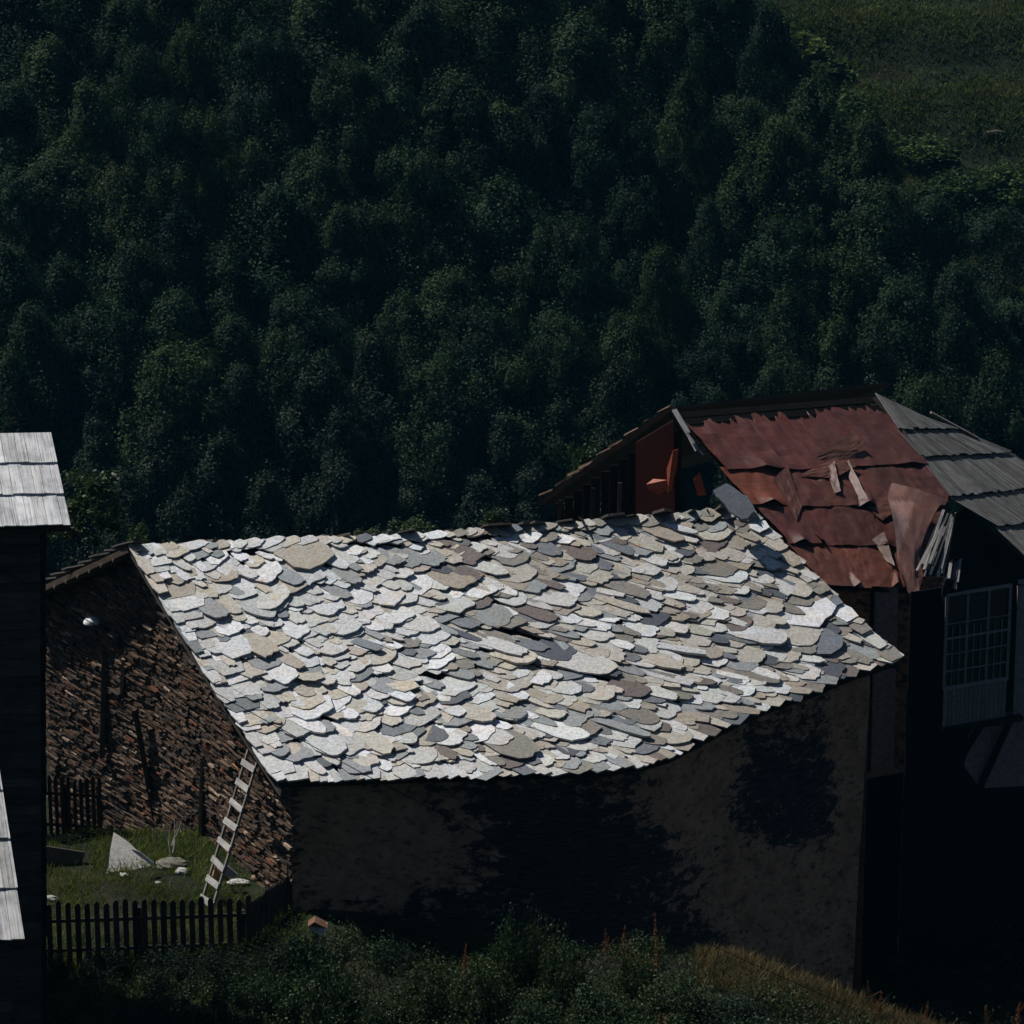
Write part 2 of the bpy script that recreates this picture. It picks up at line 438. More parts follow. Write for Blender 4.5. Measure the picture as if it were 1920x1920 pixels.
# gable wall of thin stones, lit at a glancing angle
ga = FLn[0][1]; gr = roofS(.032, .0); gb = backS(.028, .93)
pathp = [Vector((ga.x, ga.y+.0, 0)), Vector((gr.x+.05, gr.y, 0)), Vector((gb.x, gb.y, 0))]
tops = [ga.z, gr.z-.16, gb.z-.16]
L1 = (pathp[1]-pathp[0]).length; L2 = (pathp[2]-pathp[1]).length
def gpoint(d):
    if d < L1: t = d/L1; return pathp[0].lerp(pathp[1], t), lerp(tops[0], tops[1], t), (pathp[1]-pathp[0]).normalized()
    t = (d-L1)/L2; return pathp[1].lerp(pathp[2], t), lerp(tops[1], tops[2], t), (pathp[2]-pathp[1]).normalized()
random.seed(21); mb = MB(); z = -4.2
while z < 6:
    h = R(.024, .062); d = -R(0, .2)
    while d < L1+L2:
        l_ = R(.10, .42); p, tz, u = gpoint(max(0, d+l_/2))
        if d+l_/2 < L1+L2 and z+h < tz:
            nrm = Vector((u.y*-1, u.x, 0)); nrm = nrm if nrm.x < 0 else -nrm
            pr = R(-.035, .04)+.05*fbm(d*.9, z*.9, 5)+(.06 if random.random() < .05 else 0)
            bright = random.random()
            col = (.085, .062, .046) if bright < .5 else (.13, .10, .078) if bright < .72 else (.15, .068, .036) if bright < .79 else (.05, .045, .042) if bright < .95 else (.30, .26, .22)
            k = R(.5, 1.05); col = (col[0]*k*1.18, col[1]*k*1.0, col[2]*k*.86)
            q = p+Vector((0, 0, z+h/2))+nrm*(pr-.11)
            mb.box(q, u*l_/2*.97, nrm*.12, Vector((0, 0, h/2*.93)), col, 0, .011)
        d += l_
    z += h
mb.build('gable_wall', M_mason, slate_house)
mb = MB(); wallstrip(mb, [Vector((p.x+.12, p.y, t)) for p, t in zip(pathp, tops)], -5, (.03, .027, .024)); mb.build('gable_backing', M_mason, slate_house)
# timbers standing in the gable
for (x0, y0, x1, y1, wd) in ((196, 1215, 192, 1420, .10), (252, 1330, 300, 1590, .10), (232, 1235, 228, 1300, .08), (378, 1425, 374, 1640, .08)):
    d0 = 0
    best = min(np.linspace(0, L1+L2, 200), key=lambda d: abs(proj(gpoint(float(d))[0]+Vector((0, 0, 1)))[0]-(x0+x1)/2))
    p = gpoint(float(best))[0]; a = PY(x0, y0, p.y-.12); b = PY(x1, y1, p.y-.12)
    mb = MB(); mb.beam(a, b, wd, .14, (.09, .065, .048) if wd > .09 else (.22, .17, .13), jit=.01); mb.build('timber_post', M_oldwood, slate_house)

# ------------------------------------------------------------------ terrain
def H(x, y):
    zb = -1.9*sm(-4.5, 3.5, x)                                    # at the foot of the front wall
    pl = lerp(-.15, .86, sm(-4, 3, x))                           # knoll between the camera and the house
    z = lerp(pl, zb, sm(76.3, 79.5, y))
    e = (x-5.0)*.667+(y-76)*.745                                 # > 0 beyond the crest of the bank
    z = lerp(z, -8, sm(-.05, 2.4, e)*sm(-1, 4, x))
    if x <= 1: z = lerp(z, -3.5, sm(84.2, 86.5, y))
    else: z = lerp(z, -8, sm(84, 88, y))
    z += .12*fbm(x*.5, y*.5, 2)
    if y < 74.5: z += (74.5-y)*.40*sm(74.5, 68, y)
    if y > 98: z = lerp(z, -46, sm(98, 165, y))
    zz = -46+.60*(y-180)
    if y > 178:
        zz += 1.2*fbm(x*.05, y*.05, 7, 3)
        cl = sm(13, 19, x)*sm(206, 214, y)
        zz += cl*(.38*math.sin(y*1.15+x*.12+1.5*fbm(x*.12, y*.12, 4))+.3*fbm(x*.5, y*.5, 8))
        zz = max(zz, -46) if y < 400 else zz
        z = lerp(z, zz, sm(176, 186, y))
    return z
def steps(*segs):
    out = []
    for a, b, st in segs: out += list(np.arange(a, b, st))
    return out
xs = steps((-420, -60, 20), (-60, -26, 2), (-26, 32, .45), (32, 60, 2), (60, 421, 20))
ys = steps((-60, 60, 6), (60, 73, 1), (73, 92, .3), (92, 176, 3), (176, 250, .5), (250, 401, 10))
mb = MB(); vs = vs_ground = [(x, y, H(x, y)) for x in xs for y in ys]; ny = len(ys)
mb.v = vs; mb.f = [(i*ny+j, (i+1)*ny+j, (i+1)*ny+j+1, i*ny+j+1) for i in range(len(xs)-1) for j in range(ny-1)]
mb.c = [(.5, .5, .5)]*len(vs); mb.g = [(0, 0, 0)]*len(vs)
tag(mb.build('ground', M_ground, smooth=True), 'dark hillside ground of grass and earth', None, kind='structure')

# ------------------------------------------------------------------ foliage
def quads(name, cen, size, mat, up=.6, aspect=.6, seed=0, bias=None):
    r = np.random.default_rng(seed); n = len(cen)
    nr = r.normal(size=(n, 3))*(.75 if bias is not None else 1); nr[:, 2] += up
    if bias is not None: nr += bias
    nr /= np.linalg.norm(nr, axis=1)[:, None]
    t = r.normal(size=(n, 3)); u = np.cross(nr, t); u /= np.linalg.norm(u, axis=1)[:, None]; v = np.cross(nr, u)
    sz = size*(r.uniform(.55, 1.25, n))[:, None]
    V = np.empty((n, 4, 3)); V[:, 0] = cen-u*sz*.5; V[:, 1] = cen+v*sz*.5*aspect; V[:, 2] = cen+u*sz*.5; V[:, 3] = cen-v*sz*.5*aspect
    return rawmesh(name, V.reshape(-1, 3), n, 4, mat)
def rawmesh(name, V, n, k, mat):
    me = bpy.data.meshes.new(name); me.vertices.add(len(V)); me.vertices.foreach_set('co', V.astype(np.float32).ravel())
    me.loops.add(n*k); me.loops.foreach_set('vertex_index', np.arange(n*k, dtype=np.int32))
    me.polygons.add(n); me.polygons.foreach_set('loop_start', np.arange(0, n*k, k, dtype=np.int32))
    me.update(calc_edges=True); me.materials.append(mat); return me
def crown_mesh(name, seed, mat, Ht=9.0, Wd=5.0, clumps=110, per=330, leaf=.135, pointy=.8, low=.14):
    """crown of leaf clumps spread through an uneven ovoid; base at the origin"""
    r = np.random.default_rng(seed); pts = []; bs = []
    lobes = [(r.uniform(0, 6.28), r.uniform(.1, .3), r.integers(2, 5)) for _ in range(4)]
    for i in range(clumps):
        q = r.uniform(0, 1)**.85; z = low*Ht+(1-low)*Ht*q
        prof = (math.sin(math.pi*min(1, (q*.82+.12)))**.8)*(1-pointy*q*.75)
        a = r.uniform(0, 2*math.pi); lb = 1+sum(m_*math.cos(a*k+p+z*.7) for p, m_, k in lobes)*.6
        rad = Wd*.5*prof*1.45*lb*math.sqrt(r.uniform(.25, 1))
        c = np.array([math.cos(a)*rad, math.sin(a)*rad, z])
        R_ = r.uniform(.45, 1.05)*(1.15-.6*q)
        d = r.normal(size=(per, 3)); d /= np.linalg.norm(d, axis=1)[:, None]
        d *= (r.uniform(.2, 1, per)**.45)[:, None]*R_; d[:, 2] *= 1.05
        # short upward sprays give the crown its feathered outline
        d[:, 2] += (r.uniform(0, 1, per)**3)*R_*1.3
        pts.append(c+d); out = d/R_+np.array([math.cos(a), math.sin(a), 0])*.7; bs.append(out)
    return quads(name, np.concatenate(pts), leaf, mat, .25, .65, seed+100, np.concatenate(bs))
def trunk_mb(Ht, seed, r0=.16, limbs=9, spread=1.7, origin=Vector((0, 0, 0))):
    random.seed(seed); mb = MB(); n = 7; bend = [Vector((R(-.15, .15)*i, R(-.15, .15)*i, Ht*.9*i/(n-1))) for i in range(n)]
    mb.tube([origin+p for p in bend], [r0*(1-.85*i/(n-1)) for i in range(n)], 7, (.07, .06, .05))
    for k in range(limbs):
        t = R(.2, .85); i = int(t*(n-1)); p = bend[i].lerp(bend[min(n-1, i+1)], .5); a = R(0, 6.28); l_ = spread*(1.1-t)*R(.8, 1.3)
        q = p+Vector((math.cos(a)*l_*.5, math.sin(a)*l_*.5, l_*.4)); e = p+Vector((math.cos(a)*l_, math.sin(a)*l_, l_*1.1))
        mb.tube([origin+p, origin+q, origin+e], [r0*.4*(1.1-t), r0*.25*(1.1-t), .012], 5, (.07, .06, .05))
    return mb
def trunk_obj(name, parent, Ht, seed, **k):
    o = trunk_mb(Ht, seed, **k).build(name, M_bark, None, Vector((0, 0, 0)), True); o.parent = parent; return o
CR = [crown_mesh('crown_%d' % i, 30+i, M_leafF, pointy=[.95, .6, .8, .4, .9, .7, .5][i], Wd=[4.4, 5.2, 4.8, 5.6, 4.0, 5.0, 5.4][i]) for i in range(7)]
CD = [crown_mesh('shade_dark_crown_%d' % i, 60+i, M_leafD, pointy=.95, Wd=4.6) for i in range(2)]
TR = []
for i in range(3):
    o = trunk_mb(9.0, 80+i).build('trunk', M_bark, None, Vector((0, 0, 0)), True); TR.append(o.data); bpy.data.objects.remove(o)

TREES = """0 -170 150;130 -170 150;260 -160 150;390 -180 150;520 -160 150;650 -170 150;780 -170 150;920 -170 150;1060 -170 150;1180 -170 150;1300 -160 150;30 -70 190;150 -10 150;235 0 130;350 68 115;440 -60 150;610 -45 210;720 -75 190;870 -60 200;500 60 150;1085 50 210;985 -50 160;1240 -70 160;1370 -60 150;1450 20 120
90 85 170;20 170 170;175 170 150;310 205 120;385 215 120;560 110 190;650 120 150;740 175 150;475 280 140;860 150 160;950 205 170;1180 250 120;1290 150 120;1020 170 140;1125 215 130;1390 190 140;1530 150 150;1460 240 140;1625 230 140;1290 0 120;260 100 120;785 20 150
110 300 200;40 330 160;230 330 140;330 400 150;520 365 200;425 470 160;640 400 130;590 300 150;715 400 110;785 290 160;955 350 190;865 420 150;1065 420 150;1180 370 130;1395 325 150;1520 330 180;1330 390 110;1640 350 170;1750 385 180;1870 400 170;250 470 160;20 470 170;1240 480 100;1470 420 150
60 590 160;190 580 170;120 500 150;330 560 180;440 610 160;660 490 140;560 560 160;750 560 140;840 525 170;905 590 150;980 500 130;1110 520 150;1180 600 130;1400 480 170;1480 560 150;1600 470 160;1800 515 160;1700 540 170;1900 580 150;1560 610 150;20 680 150;1040 600 120;1350 570 110
110 690 150;230 690 180;340 660 190;450 700 160;600 690 160;700 640 150;810 690 160;950 670 160;1060 650 130;1160 690 140;1370 620 160;1470 690 130;1640 650 150;1790 600 150;1880 680 150;1730 720 140;520 640 140;870 640 140
40 790 170;180 800 140;300 800 170;420 830 160;540 780 160;640 790 150;740 760 150;850 780 160;950 790 150;1050 770 140;1150 790 150;1560 700 140;1840 760 150;1920 800 150;640 880 150;780 900 160;500 900 150;900 910 150;350 920 150;240 900 150;1000 880 140;1420 740 130""".split('\n')
NUM = ['first', 'second', 'third', 'fourth', 'fifth', 'sixth', 'seventh', 'eighth', 'ninth', 'tenth', 'eleventh', 'twelfth', 'thirteenth', 'fourteenth', 'fifteenth', 'sixteenth', 'seventeenth', 'eighteenth', 'nineteenth', 'twentieth', 'twenty-first', 'twenty-second', 'twenty-third', 'twenty-fourth', 'twenty-fifth']
TIER = ['first', 'second', 'third', 'fourth', 'fifth', 'lowest']
def shape_word(i, dark): return ['pointed', 'broad', 'full', 'rounded', 'slender', 'tall', 'bushy'][i]
random.seed(3)
for ti, line in enumerate(TREES):
    lst = sorted([tuple(map(float, q.split())) for q in line.split(';')])
    for k, (px, py, wd) in enumerate(lst):
        Ht = R(8.6, 11.8)
        lo, hi = 181.0, 262.0                      # the row on the slope whose tree top shows at (px, py)
        for _ in range(30):
            Y = (lo+hi)/2; x = (px-960)/F*(Y*1.06)
            if proj((x, Y, H(x, Y)+Ht))[1] > py: lo = Y
            else: hi = Y
        Y = (lo+hi)/2; d = Y*cp-(H(x, Y)+Ht-CAMZ)*sp_; x = (px-960)*d/F
        z = H(x, Y)-.2; dark = ti == 5 or (ti == 4 and random.random() < .3)  # lowest trees get darker leaves to paint the valley shade
        vi = random.randrange(7); me = CD[vi % 2] if dark else CR[vi]
        t = thing('forest_tree', (x, Y, z), '%s %s tree, %s from left in the %s forest tier from the top' % (shape_word(vi, dark), 'shade-darkened' if dark else 'green', NUM[k], TIER[ti]), 'tree', 'trees of the wooded hillside')
        c = bpy.data.objects.new('crown', me); C.objects.link(c); c.parent = t
        s = wd/(F/d)/5.0*1.32; c.scale = (s, s, Ht/9.0); c.rotation_euler[2] = R(0, 6.28)
        c2 = bpy.data.objects.new('trunk', random.choice(TR)); C.objects.link(c2); c2.parent = t; c2.scale = (s, s, Ht/9.0)

# grass and low scrub
def blades(name, fn, n, hgt, wd, mat, seed, label, cat='grass', lean=.5):
    r = np.random.default_rng(seed); P = []; 
    while len(P) < n:
        p = fn(r)
        if p is not None: P.append(p)
    P = np.array(P); a = r.uniform(0, 6.28, n); h = hgt*r.uniform(.5, 1.3, n)
    u = np.stack([np.cos(a), np.sin(a), np.zeros(n)], 1)*wd*.5
    ln = np.stack([r.normal(0, lean, n), r.normal(0, lean, n), np.ones(n)], 1)*h[:, None]
    V = np.empty((n, 3, 3)); V[:, 0] = P-u; V[:, 1] = P+u; V[:, 2] = P+ln
    o = bpy.data.objects.new(name, rawmesh(name, V.reshape(-1, 3), n, 3, mat)); C.objects.link(o)
    return tag(o, label, cat, kind='stuff')
def reg(x0, x1, y0, y1, dens=None):
    def f(r):
        x, y = r.uniform(x0, x1), r.uniform(y0, y1)
        if dens and r.uniform() > dens(x, y): return None
        return (x, y, H(x, y)-.02)
    return f
def in_yard(x, y):
    ok = y < 84.3 and x < -4.2-(y-80)*.62
    return (1 if fbm(x*.8, y*.8, 3) > -.12 else .25) if ok else 0
blades('grass', reg(-12, -4, 76, 84.6, in_yard), 26000, .16, .022, M_grass, 1, 'short green grass in the yard behind the picket fence')
def bank(x, y):
    e = (x-5.0)*.667+(y-76)*.745
    return 1 if -1.5+.6*fbm(x, y, 5) < e < .5 and x > 3.6 else 0
blades('dry_grass', reg(3.4, 11, 70, 78, bank), 18000, .2, .018, M_dry, 2, 'dry brown grass along the crest of the bank')
def meadow(x, y):
    e = (x-5.0)*.667+(y-76)*.745
    return 1 if e < -.3 and y < 79 else 0
blades('green_grass', reg(-9, 9, 70.5, 79, meadow), 22000, .24, .022, M_weed, 3, 'dark green grass and weeds below the slate house')
def clear_(x, y):
    c = sm(11, 17, x)*sm(203, 212, y)
    s_ = .5+.5*math.sin(y*1.15+x*.12+1.5*fbm(x*.12, y*.12, 4))
    return c*(.25+.75*s_)*(.4+.9*max(0, .5+fbm(x*.3, y*.3, 12)))
blades('hill_grass', reg(9, 34, 202, 250, clear_), 70000, .30, .07, m_leaf('hill_grass', (.04, .058, .018), (.07, .08, .026), (.12, .105, .045), .2, .8, .1), 4, 'rough brownish grass on the open terraces of the hillside')

def scatter_leaves(name, seed, mat, rx, ry, rz, n, leaf, clumps=30, up=.6):
    r = np.random.default_rng(seed); pts = []
    for i in range(clumps):
        d = r.normal(size=3); d /= np.linalg.norm(d); d[2] = abs(d[2]); d *= r.uniform(.35, 1)**.6
        c = d*np.array([rx, ry, rz]); R_ = r.uniform(.14, .30)*max(rx, .5)
        e = r.normal(size=(n//clumps, 3))*R_*.55; e[:, 2] += (r.uniform(0, 1, n//clumps)**5)*R_*2.2
        pts.append(c+e)
    P = np.concatenate(pts); P[:, 2] = np.abs(P[:, 2])
    return quads(name, P, leaf, mat, up, .6, seed)
BU = [scatter_leaves('bush_leaves_%d' % i, 200+i, M_leafB, 1, 1, [.9, 1.1, .7, 1.3][i], 5200, .09, 36) for i in range(4)]
def stem_data(seed, h=1.0, n=7):
    random.seed(seed); mb = MB()
    for k in range(n):
        a = R(0, 6.28); l_ = R(.3, .9); mb.tube([Vector((0, 0, -.1)), Vector((math.cos(a)*l_*.4, math.sin(a)*l_*.4, h*.45)), Vector((math.cos(a)*l_, math.sin(a)*l_, h*R(.8, 1.1)))], [.022, .014, .005], 5, (.08, .06, .045))
    o = mb.build('stems', M_bark, None, Vector((0, 0, 0))); d = o.data; bpy.data.objects.remove(o); return d
ST = [stem_data(300+i) for i in range(3)]
def bush(x, y, s, sh, label, vi, group='bushes in front of the slate house', cat='bush', mats=None, name='bush'):
    t = thing(name, (x, y, H(x, y)-.05), label, cat, group)
    c = bpy.data.objects.new('foliage', (mats or BU)[vi % len(mats or BU)]); C.objects.link(c); c.parent = t; c.scale = (s, s, sh); c.rotation_euler[2] = vi*1.7
    c = bpy.data.objects.new('stems', ST[vi % 3]); C.objects.link(c); c.parent = t; c.scale = (s, s, sh)
    return t
def ground_at(px, py, dz=0.0):
    p = None
    for Y in np.arange(66, 110, .1):
        p = PY(px, py, float(Y))
        if p.z <= H(p.x, p.y)+dz: return p
    return p
BUSHES = [(560, 1800, .75, .8, 'leafy green bush below the small white block by the wall corner'),
 (600, 1890, .9, .9, 'sunlit bush at the bottom edge below the small white block'),
 (500, 1870, .7, .75, 'small bush just past the right end of the picket fence'),
 (430, 1900, .8, .6, 'low dark bush under the right half of the picket fence'),
 (300, 1900, .9, .55, 'low dark bush under the middle of the picket fence'),
 (150, 1905, .9, .5, 'low dark bush under the left part of the picket fence'),
 (720, 1910, .7, .6, 'bright green low bush at the bottom edge, left of the picture centre'),
 (800, 1880, .8, .8, 'green bush at the bottom edge below the plastered wall'),
 (900, 1870, .8, .9, 'bush with small pale leaves below the middle of the front wall'),
 (960, 1820, .6, 1.05, 'upright dark bush close to the middle of the front wall'),
 (1010, 1800, .6, 1.15, 'tallest leafy shrub against the dark middle of the front wall'),
 (1050, 1850, .7, .9, 'rounded shrub right of the tallest leafy shrub'),
 (900, 1790, .5, .8, 'small dark shrub at the foot of the wall, left of the tallest shrub'),
 (1130, 1900, .8, .6, 'low bush at the bottom edge beneath the rust-brown stalks'),
 (1190, 1830, .6, .7, 'thin shrub among the rust-brown stalks'),
 (1260, 1880, .8, .5, 'low sprawling bush left of the grassy bank'),
 (1380, 1900, .8, .35, 'flat low bush on the grassy bank'),
 (740, 1800, .55, .5, 'small dark bush in the shade at the foot of the plastered wall'),
 (1010, 1905, .8, .55, 'pale-flecked low bush at the bottom edge, centre')]
for i, (px, py, s, sh, lab) in enumerate(BUSHES):
    p = ground_at(px, py, sh*.45); bush(p.x, p.y, s*.85, sh*1.15, lab, i)
# shrubs in the hollow on the right, leaf colour darkened for its shade
DK = [scatter_leaves('shade_dark_leaves_%d' % i, 230+i, M_leafD, 1, 1, .9, 5000, .08, 36) for i in range(2)]
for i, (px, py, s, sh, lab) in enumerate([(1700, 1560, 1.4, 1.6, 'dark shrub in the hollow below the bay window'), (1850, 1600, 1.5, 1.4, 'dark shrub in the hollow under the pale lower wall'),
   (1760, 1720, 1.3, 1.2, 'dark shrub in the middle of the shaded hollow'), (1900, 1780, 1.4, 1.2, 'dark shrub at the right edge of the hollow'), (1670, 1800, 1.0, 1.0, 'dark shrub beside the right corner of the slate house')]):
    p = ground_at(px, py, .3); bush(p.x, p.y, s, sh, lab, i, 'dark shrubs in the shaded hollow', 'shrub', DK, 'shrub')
def undergrowth(fn, n, hh, leaf, mat, seed, label):
    r = np.random.default_rng(seed); P = []
    while len(P) < n:
        p = fn(r)
        if p is None: continue
        k = r.integers(4, 12); h = hh*r.uniform(.2, 1)*(.5+1.0*max(0, .5+fbm(p[0]*.9, p[1]*.9, seed)))
        for i in range(k): P.append((p[0]+r.normal(0, .06), p[1]+r.normal(0, .06), p[2]+h*(i+1)/k))
    o = bpy.data.objects.new('undergrowth', quads('undergrowth', np.array(P), leaf, mat, .5, .5, seed)); C.objects.link(o); tag(o, label, 'undergrowth', kind='stuff')
undergrowth(reg(3.5, 17, 74, 93, lambda x, y: 1 if (x-5.0)*.667+(y-76)*.745 > .3 else 0), 90000, .8, .09, M_leafD, 51, 'shade-darkened undergrowth filling the shaded hollow at lower right')  # dark leaves added to keep the hollow looking black
undergrowth(reg(-9.5, 8.5, 71, 79.4, lambda x, y: (1 if (x-5.0)*.667+(y-76)*.745 < -.2-.8*(x > 3) and y < 79.6 and not (x < -4.2 and y > 77.2) else 0)*(.12 if fbm(x*.6, y*.6, 6) < .03 else 1)), 90000, .42, .07, M_leafB, 52, 'tangled dark weeds and nettles in front of the house')
for i, (px, lab) in enumerate([(90, 'dark shrub hiding the left end of the picket fence foot'), (200, 'dark shrub at the fence foot, second from the left end'), (310, 'dark shrub at the fence foot below the fence middle'), (410, 'dark shrub at the fence foot below the ladder'), (500, 'dark shrub at the corner where the two picket fences meet')]):
    p = ground_at(px, 1835); bush(p.x, p.y, R(.5, .7), R(.45, .6), lab, i, 'dark shrubs along the picket fence', 'shrub', DK, 'shrub')
# bushes thinning out over the open hillside
M_leafH = m_leaf('hillside_leaves', (.022, .040, .014), (.04, .062, .02), (.08, .095, .035), .25, .65, .08)
HB = [scatter_leaves('hill_bush_%d' % i, 260+i, M_leafH, 1, 1, 1.0, 5000, .16, 30) for i in range(2)]
for i, (px, py, s, lab) in enumerate([(1475, 60, 2.2, 'bush at the wood edge in the upper right, highest on the slope'), (1530, 110, 1.8, 'small bush on the open hillside, just outside the wood edge'), 
    (1720, 260, 1.9, 'bush on the lower terraces above the dense trees'), (1800, 330, 2.0, 'broad bush where the terraces meet the trees'), 
    (1900, 330, 2.0, 'bush at the right edge below the pale log'), (1640, 250, 1.8, 'bush left of the lower terraces'), (1570, 190, 2.0, 'leafy bush between the tall trees and the terraces')]):
    for Y in np.arange(196, 260, .2):
        p = PY(px, py, float(Y))
        if p.z <= H(p.x, p.y)+s*.5: break
    bush(p.x, p.y, s, s*R(.35, .6), lab, i, 'bushes on the open hillside', 'bush', HB)
undergrowth(reg(10, 33, 203, 246, lambda x, y: clear_(x, y)*(1.0 if fbm(x*.16, y*.3, 14) > .0 else .12)), 60000, .55, .14, M_leafH, 53, 'low olive-green scrub on the open hillside at upper right')
# saplings between the houses and the wood
SY = [scatter_leaves('sapling_leaves_%d' % i, 240+i, M_leafY, .6, .6, 1.6, 2600, .10, 26) for i in range(2)]
for i, (px, py, Y, s, h_, lab) in enumerate([(1090, 800, 112, 1.0, 1.3, 'light green sapling left of the red roof gable'), (765, 962, 96, 1.1, .5, 'low light shrub showing above the slate ridge'),
   (165, 850, 104, 1.5, 1.2, 'yellow-green bush beside the upper plank roof'), (258, 965, 97, .5, .6, 'small green shoot above the left end of the slate ridge'),
   (1150, 850, 114, .9, 1.0, 'small dim sapling just left of the red roof gable'), (690, 985, 96, .8, .35, 'low dark shrub showing above the slate ridge'),
   (925, 940, 100, .8, .5, 'small shrub over the slate ridge, right of its middle'),(1660, 745, 104, 1.0, .5, 'small green bush behind the peak of the grey plank roof')]):
    top = PY(px, py, Y); t = thing('sapling', (top.x, Y, H(top.x, Y)), lab, 'sapling' if h_ > .9 else 'shrub', 'saplings behind the houses')
    base = H(top.x, Y); zt = top.z
    c = bpy.data.objects.new('foliage', SY[i % 2]); C.objects.link(c); c.parent = t; c.scale = (s, s, h_); c.location = (0, 0, zt-base-1.9*h_)
    mb = MB(); mb.tube([Vector((0, 0, 0)), Vector((.1, 0, (zt-base)*.5)), Vector((0, 0, zt-base-.5*h_))], [.09, .05, .015], 6, (.07, .06, .05))
    o = mb.build('trunk', M_bark, None, Vector((0, 0, 0))); o.parent = t

# rust-coloured weed stalks
random.seed(9)
STK = [(1135, 1740, 1800, 'lone rust-brown stalk against the wall, first from the left'), (1165, 1735, 1810, 'leaning rust-brown stalk second from the left'), (1182, 1770, 1850, 'short rust-brown stalk third from the left'),
 (1232, 1712, 1860, 'tallest rust-brown seed stalk, left of the grassy bank'), (1072, 1830, 1895, 'bare straw-coloured stalk rising at the bottom edge'), (1207, 1790, 1850, 'thin rust-brown stalk left of the tallest one'),
 (1632, 1838, 1905, 'bright rust stalk with side twigs on the grassy bank'), (1645, 1860, 1915, 'short rust stalk beside the bright twiggy one'), (1733, 1878, 1925, 'single rust stalk in front of the dark hollow'),
 (1850, 1885, 1930, 'rust stalk near the lower right corner, left of the last'), (1905, 1880, 1930, 'last rust stalk in the lower right corner'), (1715, 1905, 1930, 'stubby rust stalk at the bottom edge'),
 (640, 1800, 1850, 'thin brown stalk right of the small white block'), (868, 1770, 1850, 'thin brown twig stalk against the dark wall foot'), (1240, 1900, 1930, 'pale straw tuft at the bottom edge left of the bank')]
for i, (px, y0, y1, lab) in enumerate(STK):
    if px > 1700: b = PY(px, y1, 74.0)
    else: b = ground_at(px, y1)
    a = PY(px+R(-6, 8), y0, b.y)
    t = thing('weed_stalk', b, lab, 'weed', 'rust-coloured weed stalks'); gz = H(b.x, b.y)
    mb = MB(); mb.tube([Vector((b.x, b.y, min(b.z, gz)-.05)), b.lerp(a, .5)+Vector((.02, 0, 0)), a], [.014, .011, .006], 5, (.16, .09, .05)); mb.build('stem', M_bark, t)
    pts = []
    for k in range(160):
        q = R(.25, 1); p = b.lerp(a, q); rr_ = .10*(1.15-q)*R(.2, 1); an = R(0, 6.28); pts.append((p.x-b.x+math.cos(an)*rr_, p.y-b.y+math.sin(an)*rr_, p.z-b.z))
    o = bpy.data.objects.new('seed_head', quads('seed_head', np.array(pts), .038, M_rustweed if px != 1072 else M_dry, 0, .6, i)); C.objects.link(o); o.parent = t
    for k in range(3):
        q = R(.3, .7); p = b.lerp(a, q); mb = MB(); mb.tube([p, p+Vector((R(-.25, .25), R(-.1, .1), R(.1, .3)))], [.006, .003], 4, (.2, .07, .03)); mb.build('side_twig', M_bark, t)

# ------------------------------------------------------------------ plank roofs
def plank_rows(corner, rows, wd, col, seed, th=.022, overlap=.14, jag=.03, dark=None, shade=(.8, 1.1)):
    """corner = (top left, top right, bottom right, bottom left)"""
    random.seed(seed); TL, TR_, BR_, BL_ = corner; mb = MB()
    def Q(s, t): return TL.lerp(TR_, s).lerp(BL_.lerp(BR_, s), t)
    nn = (TR_-TL).cross(BL_-TL).normalized()
    if nn.z < 0: nn = -nn
    for r in range(rows-1, -1, -1):
        t0 = max(0, r/rows-overlap/rows); t1 = (r+1)/rows
        L = (Q(1, t1)-Q(0, t1)).length; x = 0; rowlift = .05
        while x < L-.02:
            w_ = min(wd*R(.7, 1.3), L-x); s0, s1 = x/L, (x+w_*.965)/L; s1 = min(1, s1)
            e = R(-jag, jag)/2
            d = (Q(s0, t1)-Q(s0, t0)).normalized()
            lift = rowlift+R(-.008, .012); kk = R(*shade); c = (col[0]*kk, col[1]*kk*R(.98, 1.01), col[2]*kk*R(.96, 1.01))
            ln_ = (Q(s0, t1)-Q(s0, t0)).length; tw = R(-.008, .008)
            vs = [Q(s0, t0)+nn*.005, Q(s1, t0)+nn*.005, Q(s1, t1)+d*e+nn*(lift+tw), Q(s0, t1)+d*e+nn*(lift-tw)]
            r_ = R(0, 90); gs = [(r_, 0, r_), (r_+w_, 0, r_), (r_+w_, 0, r_+ln_), (r_, 0, r_+ln_)]
            top = [p+nn*th for p in vs]; allv = top+vs
            fs = [(0, 1, 2, 3), (7, 6, 5, 4), (0, 4, 5, 1), (1, 5, 6, 2), (2, 6, 7, 3), (3, 7, 4, 0)]
            mb.add(allv, fs, c, gs+gs); x += w_
    return mb, Q, nn
def deck(mb, cs, nn, th=.1, col=(.04, .035, .03), gap=.02):
    a = [p-nn*gap for p in cs]; b = [p-nn*(gap+th) for p in cs]
    mb.add(a+b, [(0, 1, 2, 3), (7, 6, 5, 4), (0, 4, 5, 1), (1, 5, 6, 2), (2, 6, 7, 3), (3, 7, 4, 0)], col)

